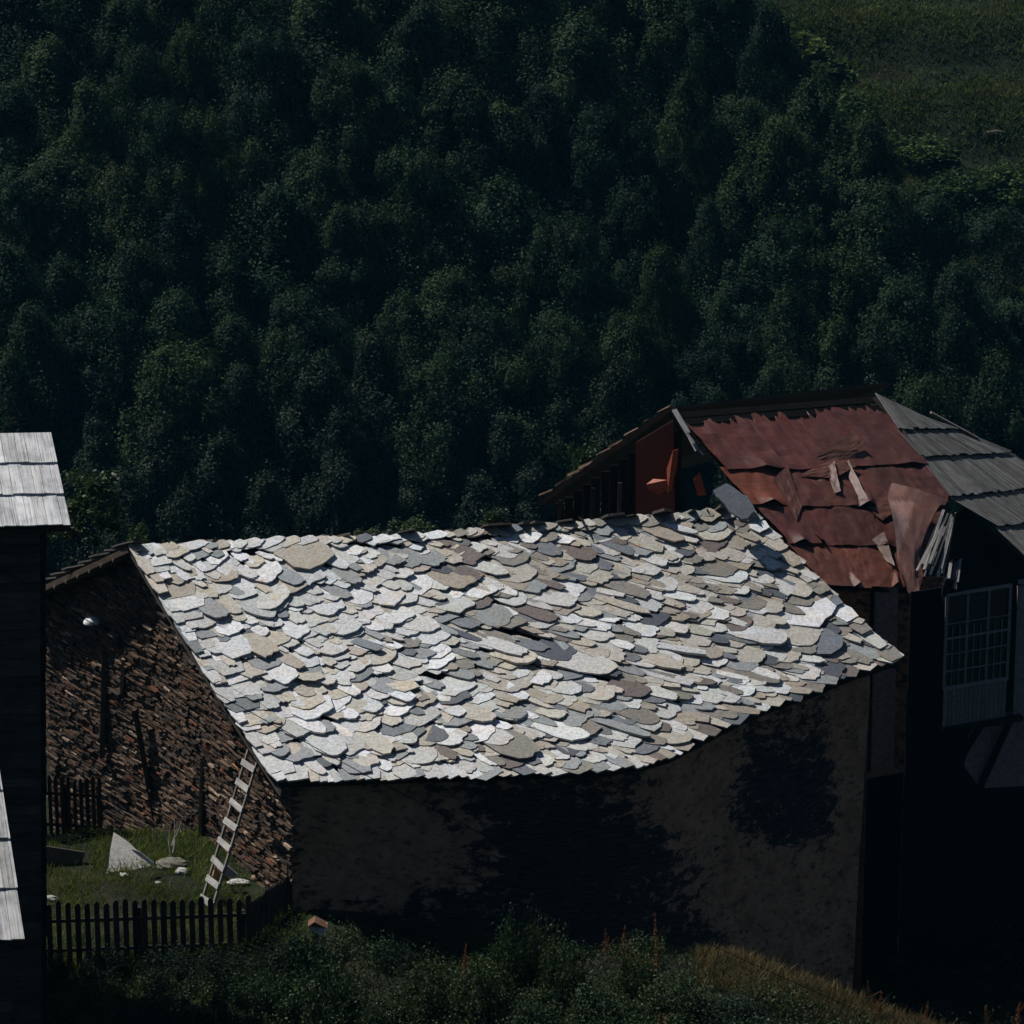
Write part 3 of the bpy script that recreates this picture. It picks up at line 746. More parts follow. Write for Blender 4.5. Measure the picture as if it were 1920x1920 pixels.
# upper left house
tall = thing('plank_roof_house', (-13, 80, 0), 'dark tall timber house at the left edge under pale sunlit shingles', 'house')
tall.location = (-12, 74, 0)
e1 = PY(133, 989, 74.0); r1 = PY(96, 813, 76.1); xo = Vector((-6, 0, 0))
cs = (r1+Vector((-6, -.35, .02)), r1, e1, e1+Vector((-6.2, -.3, 0)))
mb, Q, nn = plank_rows(cs, 3, .22, (.68, .68, .69), 41, .03, .2, .03); mb.build('roof', M_shingle, tall)
mb = MB(); deck(mb, cs, nn); mb.build('roof_deck', M_oldwood, tall)
bk = (r1+Vector((-6, -.35, .0)), r1, r1+Vector((-.5, 2.4, -1.6)), r1+Vector((-6, 2.2, -1.6)))
mb, Q2, n2 = plank_rows(bk, 3, .26, (.5, .5, .5), 42); mb.build('back_slope', M_shingle, tall)
def logwall(mb, a, b, zt, zb, col, h=.19, lean=0.0):
    z = zb; a0, b0 = a, b
    while z < zt:
        k = R(.7, 1.3); dx = Vector((-lean*(zt-z), 0, 0)); a = a0+dx; b = b0+dx; mb.beam(Vector((a.x, a.y, z+h/2)), Vector((b.x, b.y, z+h/2)), .16+R(-.02, .02), h*.96, tuple(c*k for c in col)); z += h
random.seed(4)
mb = MB(); p0 = PY(76, 1010, 74.7); p1 = Vector((p0.x-6, p0.y-.3, 0)); p2 = Vector((p0.x-.45, p0.y+3.0, 0))
wl = (.07, .06, .052)
logwall(mb, p0, p1, e1.z-.2, -1.2, wl, lean=.035); mb.build('front_wall', M_oldwood, tall)
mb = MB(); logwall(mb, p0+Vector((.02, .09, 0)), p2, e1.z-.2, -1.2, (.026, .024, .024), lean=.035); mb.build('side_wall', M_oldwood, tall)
mb = MB(); gz = e1.z-.2
mb.add([Vector((p0.x-.02, p0.y, gz)), Vector((p2.x, p2.y, gz)), Vector((p2.x+.05, (p0.y+p2.y)/2-.3, r1.z-.15)), Vector((p0.x-.15, p0.y, gz)), Vector((p2.x-.15, p2.y, gz)), Vector((p2.x-.1, (p0.y+p2.y)/2-.3, r1.z-.15))], [(0, 1, 2), (5, 4, 3), (0, 2, 5, 3), (2, 1, 4, 5)], (.026, .024, .024)); mb.build('gable_boards', M_oldwood, tall)

# lower left shed roof
shed = thing('shingled_shed', (-9.5, 67, 3), 'low shed in the lower left corner with a worn pale shingle roof', 'shed')
e2 = PY(49, 1766, 66.5); r2 = PY(-8, 1395, 70.6)
cs = (r2+Vector((-4, -.2, 0)), r2, e2, e2+Vector((-4, -.2, 0)))
mb, Q, nn = plank_rows(cs, 4, .2, (.50, .495, .49), 43, .03, .2, .03); mb.build('roof', M_shingle, shed)
mb = MB(); deck(mb, cs, nn); mb.build('roof_deck', M_oldwood, shed)
mb = MB(); q0 = Vector((e2.x-.35, e2.y+.3, 0)); logwall(mb, q0, q0+Vector((-4, -.2, 0)), e2.z-.12, 2.0, wl); mb.build('front_wall', M_oldwood, shed)
mb = MB(); q1 = Vector((r2.x-.35, r2.y, 0)); zz = 2.0
while zz < r2.z-.3:
    t = 0 if zz < e2.z-.2 else (zz-(e2.z-.2))/(r2.z-e2.z)
    mb.beam(Vector((*lerp(q0, q1, t).xy, zz+.1)), Vector((*q1.xy, zz+.1)), .15, .18, wl); zz += .19
mb.build('side_wall', M_oldwood, shed)

# ------------------------------------------------------------------ red-roofed house
red = thing('rusty_roof_house', (9, 98, -6), 'tumbledown house at right with a torn rust-red sheet roof and enclosed bay', 'house')
A = PY(1262, 768, 99.0); B = PY(1640, 737, 102.0); E_ = PY(1545, 1100, 94.0); D_ = PY(1722, 1108, 95.0); Cc = PY(1778, 930, 98.4)
# slope corner under the slate roof: left rake runs from A down to E_
def redS(s, t):                         # left rake A->E_, right side B->Cc->D_
    left = A.lerp(E_, t)
    q = .5
    right = B.lerp(Cc, t/q) if t < q else Cc.lerp(D_, (t-q)/(1-q))
    p = left.lerp(right, s); return p
nnr = (redS(.5, .1)-redS(.3, .1)).cross(redS(.4, .2)-redS(.4, .1)).normalized()
if nnr.z < 0: nnr = -nnr
random.seed(77)
def sheet(mb, fn, s0, s1, t0, t1, lift0, lift1, col, nx=9, ny=9, amp=.03, topjag=0., corner=None, seed=0):
    vs = []; nx = 16; ny = 12
    for i in range(nx+1):
        for j in range(ny+1):
            a, b = i/nx, j/ny; t = lerp(t0, t1, b)
            if topjag and j == 0: t += topjag*abs(mn.noise(Vector((lerp(s0, s1, a)*23, seed, 0))))*2.2
            if topjag and j == 1: t = max(t, t0+topjag*abs(mn.noise(Vector((lerp(s0, s1, a)*23, seed, 0))))*2.2+.005)
            p = fn(lerp(s0, s1, a), t)
            h = lerp(lift0, lift1, b)+amp*fbm(p.x*2.1, p.y*2.1, seed, 3)+amp*.5*fbm(p.x*3.4, p.y*3.4, seed+9, 2)
            if corner: h += corner[2]*max(0, 1-math.hypot((a-corner[0])*1.3, b-corner[1])/corner[3])
            vs.append(p+nnr*h)
    n = len(vs); low = [p-nnr*.012 for p in vs]; fs = []
    for i in range(nx):
        for j in range(ny):
            q = i*(ny+1)+j; f = (q, q+1, q+ny+2, q+ny+1); fs.append(f); fs.append(tuple(x+n for x in f[::-1]))
    bd = [j for j in range(ny)]
    for i in range(nx): fs.append((i*(ny+1)+ny, i*(ny+1)+ny+n, (i+1)*(ny+1)+ny+n, (i+1)*(ny+1)+ny)); fs.append((i*(ny+1), (i+1)*(ny+1), (i+1)*(ny+1)+n, i*(ny+1)+n))
    for j in range(ny): fs.append((j, j+n, j+1+n, j+1)); q = nx*(ny+1)+j; fs.append((q, q+1, q+1+n, q+n))
    mb.add(vs+low, fs, col)
mb = MB(); rb = [.075, .36, .56, .78, 1.0]; RED = (.066, .020, .014)
for r in range(4):
    n = [4, 6, 5, 6][r]; cuts = [0]+sorted((k+R(-.22, .22))/n for k in range(1, n))+[1]
    for k in range(n):
        kk = R(.8, 1.2); col = (RED[0]*kk, RED[1]*kk*R(.9, 1.15), RED[2]*kk)
        if r in (1,) and k == 0: col = (.12, .032, .016)
        if r == 3: col = (.095*kk, .031*kk, .019*kk)
        s0 = cuts[k] if k else (.0 if r != 1 else -.02); s1 = min(1.0, cuts[k+1]+.012)
        sheet(mb, redS, s0, s1, rb[r]-.02, rb[r+1]+R(-.004, .01), .02+R(0, .015), .07+R(0, .03), col, seed=r*9+k,
              amp=.06 if r else .06, topjag=.11 if r == 0 else 0, corner=(R(0, 1), 1, R(.06, .2), .35) if random.random() < .5 else None)
mb.build('roof', M_rust, red)
# lifted flaps of torn sheet: crumpled patches curling off the slope
def near_red(x, y):
    return min(((proj(redS(a/40, b/40)), redS(a/40, b/40)) for a in range(41) for b in range(41)), key=lambda q: (q[0][0]-x)**2+(q[0][1]-y)**2)[1]
def crumple(name, q, lifts, col, seed, amp=.03, n=8, th=.008):
    P_ = [near_red(x, y)+nnr*(.09+l) for (x, y), l in zip(q, lifts)]; g_ = []
    for i in range(n+1):
        for j in range(n+1):
            a, b = i/n, j/n; p = P_[0].lerp(P_[1], a).lerp(P_[3].lerp(P_[2], a), b)
            g_.append(p+nnr*(amp*fbm(p.x*4, p.y*4+p.z*3, seed))+Vector((.02*mn.noise(p*7), 0, .02*mn.noise(p*6+Vector((9, 0, 0))))))
    m_ = len(g_); fs = []
    for i in range(n):
        for j in range(n):
            k = i*(n+1)+j; f = (k, k+n+1, k+n+2, k+1); fs.append(f); fs.append(tuple(v+m_ for v in f[::-1]))
    mb = MB(); mb.add(g_+[p-nnr*th for p in g_], fs, col); mb.build(name, M_rust, red)
crumple('torn_flap', [(1520, 868), (1592, 826), (1614, 842), (1600, 862)], (0, .30, .22, .0), (.12, .055, .04), 1)
crumple('torn_flap', [(1500, 900), (1560, 868), (1606, 888), (1560, 905)], (0, .04, .10, .02), (.09, .033, .022), 2)
crumple('torn_flap', [(1545, 888), (1560, 880), (1572, 930), (1562, 932)], (.0, .12, .08, .0), (.085, .036, .027), 3)
crumple('torn_flap', [(1580, 872), (1590, 872), (1622, 945), (1612, 948)], (.0, .10, .12, .0), (.12, .06, .047), 4)
crumple('torn_flap', [(1634, 1014), (1652, 1010), (1672, 1066), (1664, 1062)], (.0, .10, .06, .0), (.17, .12, .10), 5)
crumple('torn_flap', [(1448, 905), (1470, 880), (1502, 960), (1490, 985)], (.0, .03, .02, .0), (.075, .026, .018), 6)
crumple('torn_flap', [(1620, 960), (1660, 930), (1690, 960), (1650, 985)], (.0, .05, .08, .0), (.085, .03, .02), 7)
for (q, lf) in (([(1302, 862), (1335, 850), (1345, 895), (1318, 905)], (.03, .08, .04, .02)), ([(1322, 880), (1340, 885), (1335, 905), (1318, 900)], (.10, .12, .10, .08))):
    crumple('torn_flap', q, lf, (.17, .042, .02), 8)
# dark boards below the sheets
mb = MB()
for k in range(26):
    t = k/26; kk = R(.6, 1.2)
    for s0 in range(6): mb.beam(redS(s0/6, t+.018)-nnr*.10, redS(s0/6+1/6, t+.018)-nnr*.10, .22, .03, (.008*kk, .007*kk, .007*kk), up=nnr)
mb.build('roof_boards', M_oldwood, red)
# pale weathered rake boards at the left end
mb = MB()
for (x0, y0, x1, y1, k) in ((1264, 768, 1290, 812, .5), (1283, 798, 1308, 845, .48), (1300, 826, 1322, 852, .5)):
    mb.beam(PY(x0, y0, 98.6), PY(x1, y1, 98.2), .13, .04, (k, k*.98, k*.95), up=nnr)
mb.build('rake_board', M_wood, red)
# grey plank part of the roof
G1 = PY(1644, 742, 101.9); G2 = PY(1950, 872, 104.5); G3 = PY(2010, 1140, 99.0); G4 = PY(1780, 935, 98.3)
G5 = PY(1905, 1058, 97.2)
def strip_planks(mb, TL, TR_, BR_, BL_, wd, col, nn, lift=.05):
    L = ((TR_-TL).length+(BR_-BL_).length)/2; x = 0
    while x < L-.01:
        w_ = min(wd*R(.7, 1.3), L-x); s0, s1 = x/L, min(1, (x+w_*.93)/L); kk = R(.6, 1.15); c = tuple(q*kk for q in col)
        tp = [TL.lerp(TR_, s0), TL.lerp(TR_, s1)]; bt = [BL_.lerp(BR_, s1), BL_.lerp(BR_, s0)]
        d = (bt[1]-tp[0]).normalized()*R(-.04, .04); r_ = R(0, 90)
        vs = [tp[0]+nn*.005, tp[1]+nn*.005, bt[0]+d+nn*(lift+R(-.01, .01)), bt[1]+d+nn*(lift+R(-.01, .01))]; top = [p+nn*.025 for p in vs]
        ln_ = (bt[1]-tp[0]).length; gs = [(r_, 0, r_), (r_+w_, 0, r_), (r_+w_, 0, r_+ln_), (r_, 0, r_+ln_)]
        mb.add(top+vs, [(0, 1, 2, 3), (7, 6, 5, 4), (0, 4, 5, 1), (1, 5, 6, 2), (2, 6, 7, 3), (3, 7, 4, 0)], c, gs+gs); x += w_
ROWS = [((1642, 740), (1770, 803), (1765, 806), (1680, 810)), ((1680, 806), (1775, 800), (1885, 852), (1726, 862)),
        ((1722, 857), (1880, 850), (1955, 925), (1781, 934)), ((1781, 930), (1950, 908), (1990, 985), (1868, 990)), ((1866, 986), (1985, 980), (2040, 1060), (1920, 1048))]
GL = [101.9, 100.9, 99.7, 98.3, 97.6, 97.0]
# the slope is a plane through G1, G4 and a point on its upper right edge
gp = G1; gn = (G4-G1).cross(PY(1925, 862, 103.6)-G1).normalized()
if gn.z < 0: gn = -gn
def onG(x, y):
    d = ray(x, y); k = (gp-Vector((0, 0, CAMZ))).dot(gn)/d.dot(gn); return Vector((0, 0, CAMZ))+d*k
mb = MB(); random.seed(8)
bound = [[(1640, 738), (1745, 788)], [(1682, 808), (1800, 808)], [(1724, 860), (1895, 852)], [(1780, 935), (1995, 912)], [(1866, 990), (2040, 975)], [(1925, 1052), (2090, 1040)]]
for r in range(4, -1, -1):
    (a0, a1), (b0, b1) = bound[r], bound[r+1]
    strip_planks(mb, onG(*a0), onG(*a1), onG(*b1), onG(*b0), .17, (.13, .127, .122), gn, .07)
mb.build('plank_slope', M_shingle, red)
mb = MB(); deck(mb, [onG(1640, 742), onG(1745, 790), onG(2090, 1036), onG(1925, 1048)], gn, .08); mb.build('plank_deck', M_oldwood, red)
mb = MB(); deck(mb, [onG(1745, 786), onG(1905, 850), onG(2090, 1036), onG(1760, 800)], gn, .08, gap=.03); mb.build('plank_deck', M_oldwood, red)
mb = MB(); mb.beam(onG(1742, 778)+gn*.08, onG(1830, 826)+gn*.08, .12, .05, (.16, .15, .14)); mb.build('ridge_board', M_wood, red)
# salmon-coloured sheet draped over the broken corner
DR = [[(1672, 905), (1702, 912), (1740, 925), (1772, 934)], [(1664, 930), (1690, 945), (1725, 960), (1752, 962)], [(1672, 960), (1692, 985), (1718, 1000), (1735, 1000)],
      [(1678, 1000), (1696, 1025), (1716, 1035), (1722, 1040)], [(1684, 1050), (1700, 1070), (1714, 1078), (1722, 1080)], [(1694, 1085), (1702, 1110), (1712, 1117), (1724, 1108)]]
DY = [98.0, 97.3, 96.6, 95.8, 95.1, 94.6]
mb = MB(); g_ = []; nu, nv = 34, 18
for i in range(nu+1):
    a = i/nu*5; i0 = min(4, int(a)); fa = a-i0
    for j in range(nv+1):
        b = j/nv*3; j0 = min(2, int(b)); fb = b-j0
        def at(ii, jj): return Vector((DR[ii][jj][0], DR[ii][jj][1], DY[ii]+(.0, -.25, -.3, -.2)[jj]))
        q = at(i0, j0).lerp(at(i0, j0+1), fb).lerp(at(i0+1, j0).lerp(at(i0+1, j0+1), fb), fa)
        p = PY(q.x, q.y, q.z-.15); p += nnr*(.05*fbm(p.x*3.3, p.z*3.3, 2)+.03*abs(fbm(p.x*8, p.z*8, 5))); g_.append(p)
n = len(g_); low = [p-nnr*.012 for p in g_]; fs = []
for i in range(nu):
    for j in range(nv):
        q = i*(nv+1)+j; f = (q, q+nv+1, q+nv+2, q+1); fs.append(f); fs.append(tuple(x+n for x in f[::-1]))
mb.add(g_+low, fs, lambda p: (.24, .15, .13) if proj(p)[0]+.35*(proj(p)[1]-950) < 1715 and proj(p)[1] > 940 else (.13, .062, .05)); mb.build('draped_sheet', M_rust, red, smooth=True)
# splintered boards fanning under the corner
random.seed(31)
for k in range(30):
    q = k/29; x0 = lerp(1772, 1812, q)+R(-3, 3); y0 = 940+R(-2, 22)+(18 if k % 3 == 0 else 0); x1 = lerp(1722, 1800, q)+R(-6, 6); y1 = lerp(1072, 1108, q)+R(-30, 6)
    a, b = PY(x0, y0, 94.4), PY(x1, y1, 92.9-.1*(k % 3)); kk = R(.05, .30)
    mb = MB(); a = a.lerp(b, R(0, .35)); mb.beam(a, b, R(.03, .07), .02, (kk, kk*.97, kk*.93), up=Vector((0, -.8, .5)), jit=.012); mb.build('splintered_board', M_wood, red)
# left gable: dark boards painting the shade of the open interior, posts, hanging red sheets, rake of the far slope
gl = PY(1012, 945, 101.2); gt = A+Vector((-.1, .2, -.1))
mb = MB(); mb.beam(A+Vector((0, .2, 0)), gl, .12, .14, (.10, .065, .045)); 
for k in range(9):
    q = k/9+R(0, .05); p = A.lerp(gl, q)+Vector((0, .2, .08)); mb.beam(p, p+Vector((-.32, .12, -.22)), .12, .03, (.12, .08, .06), jit=.03)
mb.build('rake_board', M_oldwood, red)
far = [A+Vector((0, .2, 0)), gl, gl+Vector((7, 5.5, 0)), B+Vector((.5, 1.2, -.1))]; mb = MB(); mb.add(far+[p-Vector((0, 0, .08)) for p in far], [(0, 1, 2, 3), (7, 6, 5, 4), (0, 4, 5, 1), (1, 5, 6, 2), (2, 6, 7, 3), (3, 7, 4, 0)], (.05, .035, .03)); mb.build('back_slope', M_rust, red)
random.seed(12); mb = MB(); x = 1050
while x < 1278:
    y = lerp(768, 945, (1262-x)/250) if x < 1262 else 768+(x-1262)*1.38
    kk = R(.5, 1.3); a = PY(x, y+26, 99.9-(x-1050)*.004); b = Vector((a.x, a.y, -6.5))
    mb.beam(b, a, .2, .03, (.025*kk, .018*kk, .015*kk)); x += 17
mb.build('gable_wall', M_oldwood, red)
for (x0, y0, x1, y1, c) in ((1192, 830, 1262, 930, (.10, .022, .012)), (1262, 850, 1262, 0, None)):
    if c:
        mb = MB(); q = [PY(x0, y0, 99.0), PY(x1, y0-42, 98.9), PY(x1+4, y1+60, 98.6), PY(x0, y1+55, 98.8)]; mb.poly(q, Vector((0, -1, .1)), .02, c); mb.build('red_panel', M_rust, red)
for (x, y0, y1, k) in ((1050, 938, 990, .05), (1163, 905, 985, .09), (1112, 915, 985, .04), (1268, 800, 950, .03)):
    mb = MB(); mb.beam(PY(x, y0, 99.3), PY(x-4, y1+60, 98.9), .10, .1, (k, k*.85, k*.75)); mb.build('gable_post', M_oldwood, red)
for pts in ([(1212, 908), (1225, 898), (1250, 900), (1254, 915), (1235, 928), (1215, 918)], [(1252, 925), (1250, 880), (1262, 845), (1272, 842), (1270, 880), (1258, 920)], [(1300, 900), (1312, 885), (1322, 920), (1325, 928), (1308, 930)]):
    mb = MB(); mb.poly([PY(x, y, 98.4+.08*math.sin(i*2)) for i, (x, y) in enumerate(pts)][::-1], Vector((0, -1, .1)), .015, (.36, .09, .045)); mb.build('hanging_scrap', M_rust, red)
# house body: walls, pillar, bay, braces
W0 = PY(1500, 1100, 96.2); W1 = PY(1765, 1100, 96.2); zt = W0.z+.2
mb = MB(); wallstrip(mb, [Vector((W0.x-2.2, W0.y+1.0, zt+.4)), Vector((W0.x, W0.y, zt)), Vector((W1.x, W1.y+.2, zt)), Vector((W1.x+6, W1.y+3.0, zt))], -9, (.50, .50, .50))
mb.build('wall', M_plaster, red)
mb = MB(); pa = PY(1662, 1098, 94.9); pb = PY(1656, 1335, 94.9); mb.beam(pb+Vector((0, 0, -3)), pa, .56, .3, (.30, .26, .25), jit=.01); mb.build('pillar', M_paint, red)
mb = MB(); mb.beam(pb+Vector((-.33, 0, -3)), pa+Vector((-.33, 0, 0)), .08, .36, (.008, .008, .008)); mb.build('post', M_oldwood, red)  # added black strip covering the pillar's sunlit left face
zb_t, zb_b = 2.16, -1.28
TLb = PZ(1772, 1112, zb_t); TRb = PZ(1902, 1092, zb_t); bn = (TRb-TLb).normalized(); fwd = Vector((bn.y, -bn.x, 0))
bay = MB(); BLb = PZ(1762, 1362, zb_b)
TLb = Vector((BLb.x+.05, BLb.y, zb_t)); TRb = TLb+bn*1.68
def bp(u, z): return Vector((TLb.x, TLb.y, 0))+bn*u+Vector((0, 0, z))
Wb = 1.68; PC = (.24, .235, .235)
a = bp(-.16, zb_t-.12)+fwd*.06; b = bp(2.9, zb_t-.12)+fwd*.06; mb = MB()
gq = [a, b, PY(1960, 1085, b.y+.1), PY(1812, 952, (a.y+b.y)/2-.2), PY(1792, 965, (a.y+b.y)/2-.3)]; gk = [p-fwd*.06 for p in gq]
mb.add(gq+gk, [(0, 1, 2, 3, 4), (9, 8, 7, 6, 5), (0, 4, 9, 5), (0, 5, 6, 1)], (.010, .010, .011)); mb.build('gable_boards', M_oldwood, red)  # near-black sheet painting the dark cavity under the grey eave
# body of the bay: lower boards and core
mb = MB(); u = 0
while u < Wb-.01:
    kk = R(1.0, 1.5); mb.box(bp(u+.055, (zb_b+zb_b+.95)/2)+fwd*.02, bn*.05, fwd*.02, Vector((0, 0, .475)), tuple(c*kk for c in (.15, .145, .14))); u += .112
mb.build('board_panel', M_paint, red)
mb = MB(); mb.box(bp(Wb/2, (zb_b+zb_t)/2-.05)-fwd*.2, bn*(Wb/2-.02), fwd*.15, Vector((0, 0, (zb_t-zb_b)/2-.08)), (.012, .012, .013)); mb.build('bay_body', M_oldwood, red)  # near-black colour paints shade onto the bay's sunlit side
def wp(px, py, off=0.0):
    q = bp(0, 0)-fwd*(.36-off); d = ray(px, py); k = (q-Vector((0, 0, CAMZ))).dot(fwd)/d.dot(fwd); return Vector((0, 0, CAMZ))+d*k
mb = MB(); mb.box(bp(1.4, -3.3)-fwd*.38, bn*2.15, fwd*.02, Vector((0, 0, 5.4)), (.010, .010, .011)); mb.build('wing_wall', M_oldwood, red)  # near-black colour paints the dark recess beside the bay
mb = MB(); mb.box(bp(-2.05, -5.4)-fwd*.55, bn*1.28, fwd*.15, Vector((0, 0, 2.9)), (.002, .002, .002)); mb.build('sun_block_wall', M_oldwood, red)  # added near-black wall blocking sun that passes between the two houses
mb = MB(); pa = wp(1928, 1085, .3); pb = wp(1918, 1345, .3); mb.beam(pb, pa, .5, .3, (.26, .235, .235), jit=.01); mb.build('pillar', M_paint, red)
z0w, z1w = zb_b+.98, zb_t-.1
fr = MB()
for z in (z0w, z1w): fr.beam(bp(-.03, z)+fwd*.03, bp(Wb+.03, z)+fwd*.03, .06, .07, PC)
for u in (0, Wb): fr.beam(bp(u, z0w+.035)+fwd*.031, bp(u, z1w-.035)+fwd*.031, .07, .06, PC)
win = fr.build('window', M_paint, red)
mb = MB(); mb.box(bp(Wb/2, (z0w+z1w)/2)-fwd*.012, bn*(Wb/2-.03), fwd*.006, Vector((0, 0, (z1w-z0w)/2-.03)), (.02, .02, .02)); mb.build('pane', M_glass, win)
for i in range(1, 9):
    u = Wb*i/9; heavy = i in (3, 6); mb = MB(); mb.beam(bp(u, z0w+.036)+fwd*.02, bp(u, (z1w-.036) if heavy else (z0w+z1w)/2+.35)+fwd*.02, .06 if heavy else .022, .04, PC); mb.build('mullion', M_paint, win)
for i, z in enumerate((z0w+.42, z0w+.85, z0w+1.25, z0w+1.62)):
    mb = MB(); mb.beam(bp(.036, z)+fwd*.028, bp(Wb-.036, z)+fwd*.028, .022 if i % 2 else .04, .022 if i != 2 else .045, PC); mb.build('glazing_bar', M_paint, win)
mb = MB(); mb.beam(bp(-.1, zb_b-.06)+fwd*.1, bp(Wb+.4, zb_b-.06)+fwd*.1, .2, .12, (.02, .018, .016)); mb.build('floor_beam', M_oldwood, red)
for (x0, y0, x1, y1) in ((1893, 1352, 1835, 1482), (1838, 1362, 1802, 1420)):
    mb = MB(); mb.beam(wp(x0, y0, .30), wp(x1, y1, .14), .13, .13, (.008, .007, .007)); mb.build('brace', M_oldwood, red)
mb = MB(); q = [wp(1825, 1345, .1), wp(1990, 1325, .1), wp(1990, 1470, .1), wp(1838, 1478, .1), wp(1808, 1438, .1)][::-1]; mb.poly(q, fwd, .08, (.20, .165, .165)); mb.build('lower_wall', M_paint, red)

# ------------------------------------------------------------------ fences
def picket(mb, p, h, wd, col, ux):
    n_ = Vector((ux.y, -ux.x, 0))
    o = [p-ux*wd/2, p+ux*wd/2, p+ux*wd/2+Vector((0, 0, h-.07)), p+ux*wd*.28+Vector((0, 0, h-.02)), p+Vector((0, 0, h)), p-ux*wd*.28+Vector((0, 0, h-.02)), p-ux*wd/2+Vector((0, 0, h-.07))]
    mb.poly(o, n_, .022, col)
def fence(name, a, b, n, h, label, x_end=None, col=(.05, .042, .036), seed=0, wd=.115):
    random.seed(seed); t = thing(name, (a.x, a.y, H(a.x, a.y)), label, 'fence'); ux = (b-a).normalized(); ux.z = 0; ux.normalize()
    fw = Vector((ux.y, -ux.x, 0))
    for i in range(n):
        q = i/(n-1); p = a.lerp(b, q); tilt = R(-.012, .012); mb = MB(); kk = R(.7, 1.3)
        picket(mb, p+Vector((0, 0, R(-.03, .03))), h*R(.97, 1.03), wd*R(.88, 1.1), tuple(c*kk for c in col), (ux+Vector((0, 0, tilt))).normalized()); mb.build('picket', M_oldwood, t)
    for z in (.35, h-.42):
        mb = MB(); mb.beam(a-fw*.05+Vector((0, 0, z)), b-fw*.05+Vector((0, 0, z)), .045, .07, tuple(c*.9 for c in col)); mb.build('rail', M_oldwood, t)
    for q in (0, .5, 1):
        p = a.lerp(b, q)-fw*.12; mb = MB(); mb.beam(p+Vector((0, 0, -.5)), p+Vector((0, 0, h-.2)), .1, .1, tuple(c*.8 for c in col)); mb.build('post', M_oldwood, t)
    return t
fa = PY(60, 1815, 77.6); fb = PY(468, 1800, 78.7)
fence('picket_fence', fa, fb, 24, 1.42, 'dark picket fence along the front of the grassy yard', seed=1)
fc = PY(470, 1800, 78.8); fd = PY(548, 1745, 80.6)
fence('picket_fence', fc, fd, 16, 1.30, 'short dark picket fence running back to the slate house corner', seed=2, wd=.09)
ba = PY(62, 1573, 84.0); bb = PY(190, 1580, 84.4)
fence('picket_fence', ba, bb, 12, 1.5, 'low slatted fence at the back of the yard before the gable wall', seed=3, wd=.08, col=(.03, .022, .018))

# ------------------------------------------------------------------ small things
# ladder
lt = thing('ladder', PY(385, 1690, 81.2), 'pale wooden ladder with wide flat rungs leaning under the slate eave', 'ladder')
gu = (pathp[0]-pathp[1]).normalized(); gn_ = Vector((gu.y, -gu.x, 0)); gn_ = gn_ if gn_.x < 0 else -gn_
best = min(np.linspace(0, L1, 200), key=lambda d: abs(proj(gpoint(float(d))[0]+Vector((0, 0, 3)))[0]-475)); wy = gpoint(float(best))[0].y
La1 = PY(467, 1402, wy-.15); La0 = PZ(378, 1692, -.05); rl = (La1-La0).normalized(); Lb0, Lb1 = La0+gu*.48, La1+gu*.48
ln_ = rl.cross(gu).normalized(); ln_ = ln_ if ln_.z > 0 else -ln_
for a, b in ((La0, La1), (Lb0, Lb1)):
    mb = MB(); mb.beam(a, b, .05, .05, (.22, .20, .18), up=ln_); mb.build('rail', M_wood, lt)
for i in range(8):
    q = .03+i*.125
    a, b = La0.lerp(La1, q), Lb0.lerp(Lb1, q); d = gu*.05; off = ln_*.042
    mb = MB(); mb.beam(a-d+off, b+d+off+rl*R(-.03, .03), .13, .025, (.42, .40, .38), up=ln_, jit=.006); mb.build('rung', M_wood, lt)
def rock(name, p, r, label, cat='stone', col=(.42, .41, .39), sq=(1, .8, .6), seed=0, group=None):
    px_, py_ = proj(p); g0 = ground_at(px_, py_+r*35); p = Vector((g0.x, g0.y, H(g0.x, g0.y)+r*sq[2]*.45))
    mb = MB(); n = 9; vs = []; fs = []
    for i in range(1, n):
        th = math.pi*i/n
        for j in range(12):
            a = 2*math.pi*j/12; d = Vector((math.sin(th)*math.cos(a), math.sin(th)*math.sin(a), math.cos(th)))
            k = 1+.6*fbm(d.x*1.6+seed*5, d.y*1.6, d.z*1.6, 3); vs.append(p+Vector((d.x*sq[0], d.y*sq[1], d.z*sq[2]))*r*k)
    vs += [p+Vector((0, 0, sq[2]*r)), p-Vector((0, 0, sq[2]*r))]; m_ = len(vs)
    for i in range(n-2):
        for j in range(12): a = i*12+j; b = i*12+(j+1) % 12; fs.append((a, a+12, b+12, b))
    for j in range(12): fs.append((m_-2, j, (j+1) % 12)); q = (n-2)*12; fs.append((m_-1, q+(j+1) % 12, q+j))
    mb.add(vs, fs, col); return tag(mb.build(name, M_plain, None, p), label, cat, group)
rock('stone', PY(342, 1634, 82.0), .14, 'rounded white stone on the grass left of the ladder', seed=1, col=(.42, .41, .39))
rock('stone', PY(92, 1686, 79.6), .15, 'flat pale stone at the left end of the picket fence', seed=2, sq=(1.3, .7, .5))
rock('stone', PY(320, 1620, 82.6), .26, 'low mossy grey stone behind the white one by the ladder', seed=3, col=(.16, .15, .12), sq=(1.3, .8, .5))
rock('stone', PY(232, 1642, 81.6), .09, 'small pale stone at the foot of the leaning slab', seed=4, col=(.5, .48, .45))
rock('stone', PY(296, 1656, 81.2), .06, 'tiny white stone between the leaning slab and the ladder', seed=5, col=(.5, .48, .45))
rock('stone', PY(445, 1655, 80.9), .17, 'white flat stone just right of the ladder foot', seed=6, col=(.42, .41, .39), sq=(1.4, .7, .35))
rock('stone', PY(478, 1648, 80.8), .09, 'tan stone at the end of the rubble right of the ladder', seed=7, col=(.40, .26, .15), sq=(1, .8, .9))
rock('stone', PY(408, 1640, 81.3), .16, 'orange-tan stone seen through the lowest ladder rungs', seed=8, col=(.36, .21, .11), sq=(.9, .7, 1.2))
